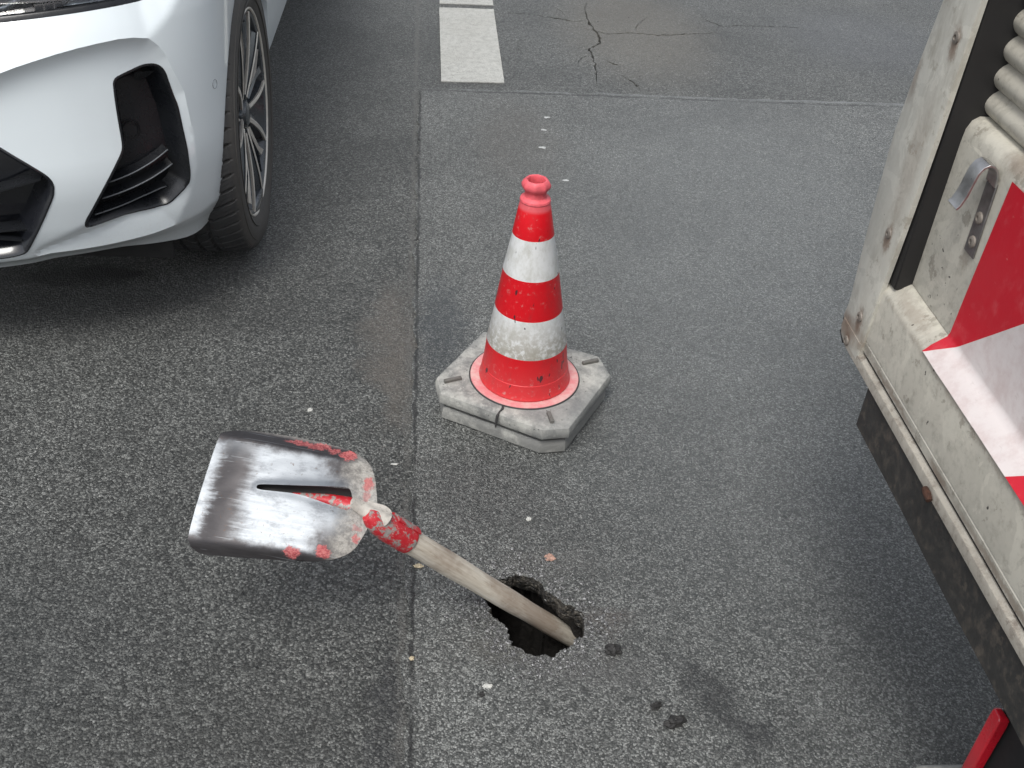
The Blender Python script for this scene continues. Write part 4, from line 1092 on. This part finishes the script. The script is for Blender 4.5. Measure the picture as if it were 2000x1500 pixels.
# rope hook: riveted plate, then the strap bends out and down
hk = MB()
xp = X0+.0305
hk.add([(xp-.003, 1.168, .845), (xp-.003, 1.196, .845), (xp-.003, 1.200, .95), (xp-.003, 1.174, .95), (xp, 1.168, .845), (xp, 1.196, .845), (xp, 1.200, .95), (xp, 1.174, .95)], [(0,1,2,3),(4,7,6,5),(0,4,5,1),(1,5,6,2),(2,6,7,3),(3,7,4,0)])
hb = hk.build('pull_hook', M_hookp, lor, bev=.0012)
m = MB(); rr = []
for x, z, yc in ((0, .945, 1.187), (-.001, .958, 1.1875), (-.004, .966, 1.188), (-.009, .972, 1.189), (-.015, .973, 1.190), (-.021, .969, 1.191), (-.025, .960, 1.192), (-.027, .945, 1.193), (-.029, .928, 1.194), (-.033, .914, 1.195), (-.037, .909, 1.195)):
    rr.append([Vector((xp-.003+x, yc-.013, z)), Vector((xp-.003+x, yc+.013, z))])
vs = []; fs = []
for i, (a, b) in enumerate(rr):
    p0 = (rr[max(0, i-1)][0]); p1 = rr[min(len(rr)-1, i+1)][0]; d = (p1-p0).normalized(); nn = Vector((-d.z, 0, d.x))*.0016
    vs += [a+nn, b+nn, b-nn, a-nn]
for i in range(len(rr)-1):
    for k in range(4): fs.append((i*4+k, i*4+(k+1) % 4, (i+1)*4+(k+1) % 4, (i+1)*4+k))
fs += [(0, 1, 2, 3), tuple(len(vs)-4+k for k in range(4))]
h2 = mesh('hook', vs, fs, M_hookm, hb, auto=40); bevel(h2, .0006)
for y, z in ((1.181, .864), (1.185, .897)): rivet(y, z, xp-.003, .0085, hb, M_rivet)
# hanging rubber skirt
extr('rubber_skirt', [(X0-.001, .559), (X0-.001, .484), (X0+.003, .479), (X0+.010, .479), (X0+.010, .559)], YA, 1.268, M_skirt, wobble=.0015)
m = MB(); m.box((X0+.03, 1.20, .50), (X0+.06, YA, .559)); m.build('inner_frame', M_black, lor)
# red side lamp low on the frame
lamp = MB(); rr = []
for z, s in ((.255, .6), (.260, .85), (.382, .9), (.394, .85), (.398, .55)):
    rr.append([Vector((.752+dx*s, .785+dy*s, z)) for dx, dy in ((-.008, -.013), (-.008, .009), (-.003, .013), (.007, .013), (.010, -.013))])
lamp.loft(rr); lo = lamp.build('side_lamp', M_redp, lor, auto=30, bev=.002)
m = MB(); m.box((.765, .70, .27), (.82, .80, .47)); m.build('lamp_bracket', M_black, lo, bev=.004)
for z in (1.2, ): pass
# truck wheels (hidden behind the skirt)
m = MB(); m.lathe([(.20, .95), (.33, .93), (.36, .95), (.36, 1.15), (.33, 1.17), (.10, 1.17)], 48, (0, -.55, .36), 'x'); m.build('wheel', M_tyre, lor)

# grey block at the lower edge
blk = empty('rubber_block', (.87, .93, .004), 'grey moulded block on the ground beside the truck, cut by the lower right picture edge', 'block')
m = MB(); m.loft([[Vector((x, y, z)) for x, y in P_] for z, P_ in ((.004, [(.81,.83),(.925,.83),(.925,.955),(.81,.955)]), (.03, [(.815,.835),(.92,.835),(.92,.95),(.815,.95)]), (.06, [(.832,.85),(.893,.85),(.893,.928),(.832,.928)]), (.064, [(.837,.855),(.888,.855),(.888,.923),(.837,.923)]))])
m.build('block', M_plate, blk, auto=25, bev=.003)

# ------------------------------------------------------------------ loose bits on the road
def stone(name, x, y, r, mat, label, seed, flat=.6, cat='stone', group=None, el=(1, 1), rot=0):
    bm = bmesh.new(); bmesh.ops.create_icosphere(bm, subdivisions=3, radius=1)
    for v in bm.verts:
        n = 1+.5*noise.fractal(v.co*1.7+Vector((seed, 0, 0)), .8, 2, 4); v.co *= n; v.co = Vector((v.co.x*r*el[0], v.co.y*r*el[1], v.co.z*r*flat))
    for f in bm.faces: f.smooth = False
    me = bpy.data.meshes.new(name); bm.to_mesh(me); bm.free(); me.materials.append(mat)
    o = bpy.data.objects.new(name, me); COL.objects.link(o); o.rotation_euler = (0, 0, rot)
    o.location = (x, y, .004+lvl(x, y)+r*flat*.45 if x > -.01 and y < 3.9 else .6*lvl(x, y)+r*flat*.45); return tag(o, label, cat, group)
M_pale = simple('pale_chip', (.46, .46, .43), .7, var=.2, vscale=200); M_dk = simple('tar_lump', (.020, .019, .018), .7, bumps=(300, .6, .001)); M_rd = simple('reddish_crumb', (.36, .22, .17), .8, var=.4, vscale=200); M_gum = simple('gum', (.42, .43, .42), .6)
M_tan = simple('tan_chip', (.45, .38, .26), .8, var=.3, vscale=150)
import json
BITS = []
stone('asphalt_chunk', .3535, 1.205, .013, M_dk, 'dark grey rounded asphalt chunk lying right of the pothole', 1, .8, 'asphalt chunk', el=(1.1, .8))
stone('asphalt_chunk', .4385, 1.053, .014, M_dk, 'largest black tar lump below the pothole, beside a dark stain', 2, .8, 'asphalt chunk', el=(1.2, .7), rot=.3)
stone('asphalt_chunk', .4115, 1.086, .0085, M_dk, 'small pointed black chip just up and left of the largest tar lump', 3, .8, 'asphalt chunk', el=(1.3, .7), rot=.4)
stone('pebble', .2285, 1.545, .0048, M_pale, 'white pebble between the foot plate of the cone and the pothole', 4)
stone('pebble', .1255, 1.135, .0062, M_pale, 'flat white pebble lying below the pothole near the seam', 5, .4, el=(1.3, .7))
stone('pebble', .115, 1.118, .005, M_dk, 'small black pebble touching the flat white pebble below the pothole', 6)
stone('crumb', .262, 1.437, .0085, M_rd, 'reddish brown crumb of brick above the pothole', 7, .4, 'crumb')
stone('chip', .0055, 1.415, .0065, M_tan, 'tan chip on the seam just under the shovel handle', 8, .4, 'chip', el=(1.4, .7))
stone('chip', -.005, 1.196, .0042, M_tan, 'small tan chip on the seam left of the pothole', 9, .5, 'chip')
stone('pebble', -.048, 1.72, .0045, M_pale, 'white sliver on the old asphalt above the shovel blade', 10, .3, el=(1.6, .6))
stone('pebble', -.244, 1.905, .0055, M_pale, 'small pale pebble on the old asphalt left of the seam, below the wheel', 14, .4)
gum = [(.4585, 3.645, .009), (.436, 3.53, .008), (.418, 3.375, .010), (.4725, 3.125, .008)]
for i, (x, y, r) in enumerate(gum):
    stone('chewing_gum', x, y, r, M_gum, ['flattened white gum spot farthest from the cone, nearest the lane marking', 'second farthest flattened gum spot between lane marking and cone', 'brightest oval gum spot, second nearest to the cone tip', 'flattened gum spot nearest to the tip of the cone'][i], 20+i, .12, 'chewing gum', 'gum spots on the patch beyond the cone', el=(1.2, .8))
# fine grit round the pothole and along the seams: nobody could count it
gm = MB()
def grit(x, y, r, z0):
    a = random.random()*6.28; c, s = math.cos(a), math.sin(a)
    v = [(r*random.uniform(.6, 1.2)*u[0], r*random.uniform(.6, 1.2)*u[1], r*random.uniform(.4, .8)*u[2]) for u in ((1,0,0),(-1,0,0),(0,1,0),(0,-1,0),(0,0,1),(0,0,-1))]
    v = [(x+c*p[0]-s*p[1], y+s*p[0]+c*p[1], z0+p[2]+r*.25) for p in v]
    gm.add(v, [(0,2,4),(2,1,4),(1,3,4),(3,0,4),(2,0,5),(1,2,5),(3,1,5),(0,3,5)])
def zg(x, y): return .004+lvl(x, y) if x > .0 and y < 3.88 else .6*lvl(x, y)
for _ in range(2200):
    a = random.random()*6.283; i = int(a/6.283*len(hole)); d = abs(random.gauss(0, .035)); p = hole[i]
    dv = Vector((p[0]-hc[0], p[1]-hc[1])).normalized(); x = p[0]+dv.x*d+random.gauss(0, .006); y = p[1]+dv.y*d+random.gauss(0, .006)
    if not inpoly(x, y, hole): grit(x, y, random.uniform(.0008, .0026) if random.random() < .85 else random.uniform(.003, .006), zg(x, y))
for _ in range(500):
    x = random.gauss(-.02, .03); y = random.uniform(.9, 3.8); grit(x, y, random.uniform(.0008, .0026), zg(x, y))
for _ in range(1100):
    x = random.uniform(-1.2, 2.2); y = random.uniform(.85, 4.9)
    if not inpoly(x, y, hole): grit(x, y, random.uniform(.0007, .0022)*(1+.15*y), zg(x, y))
M_grit = NT('grit'); o_ = M_grit.voro(420, out='Color'); M_gritm = M_grit.fin(M_grit.ramp(M_grit.sep(o_)[0], [(.0, .02), (.35, .07), (.8, .17), (1, .40)]), .7)
g = gm.build('loose_grit', M_gritm, smooth=False); tag(g, 'fine grit and crumbs scattered over the asphalt, thicker round the pothole', 'grit', kind='stuff')
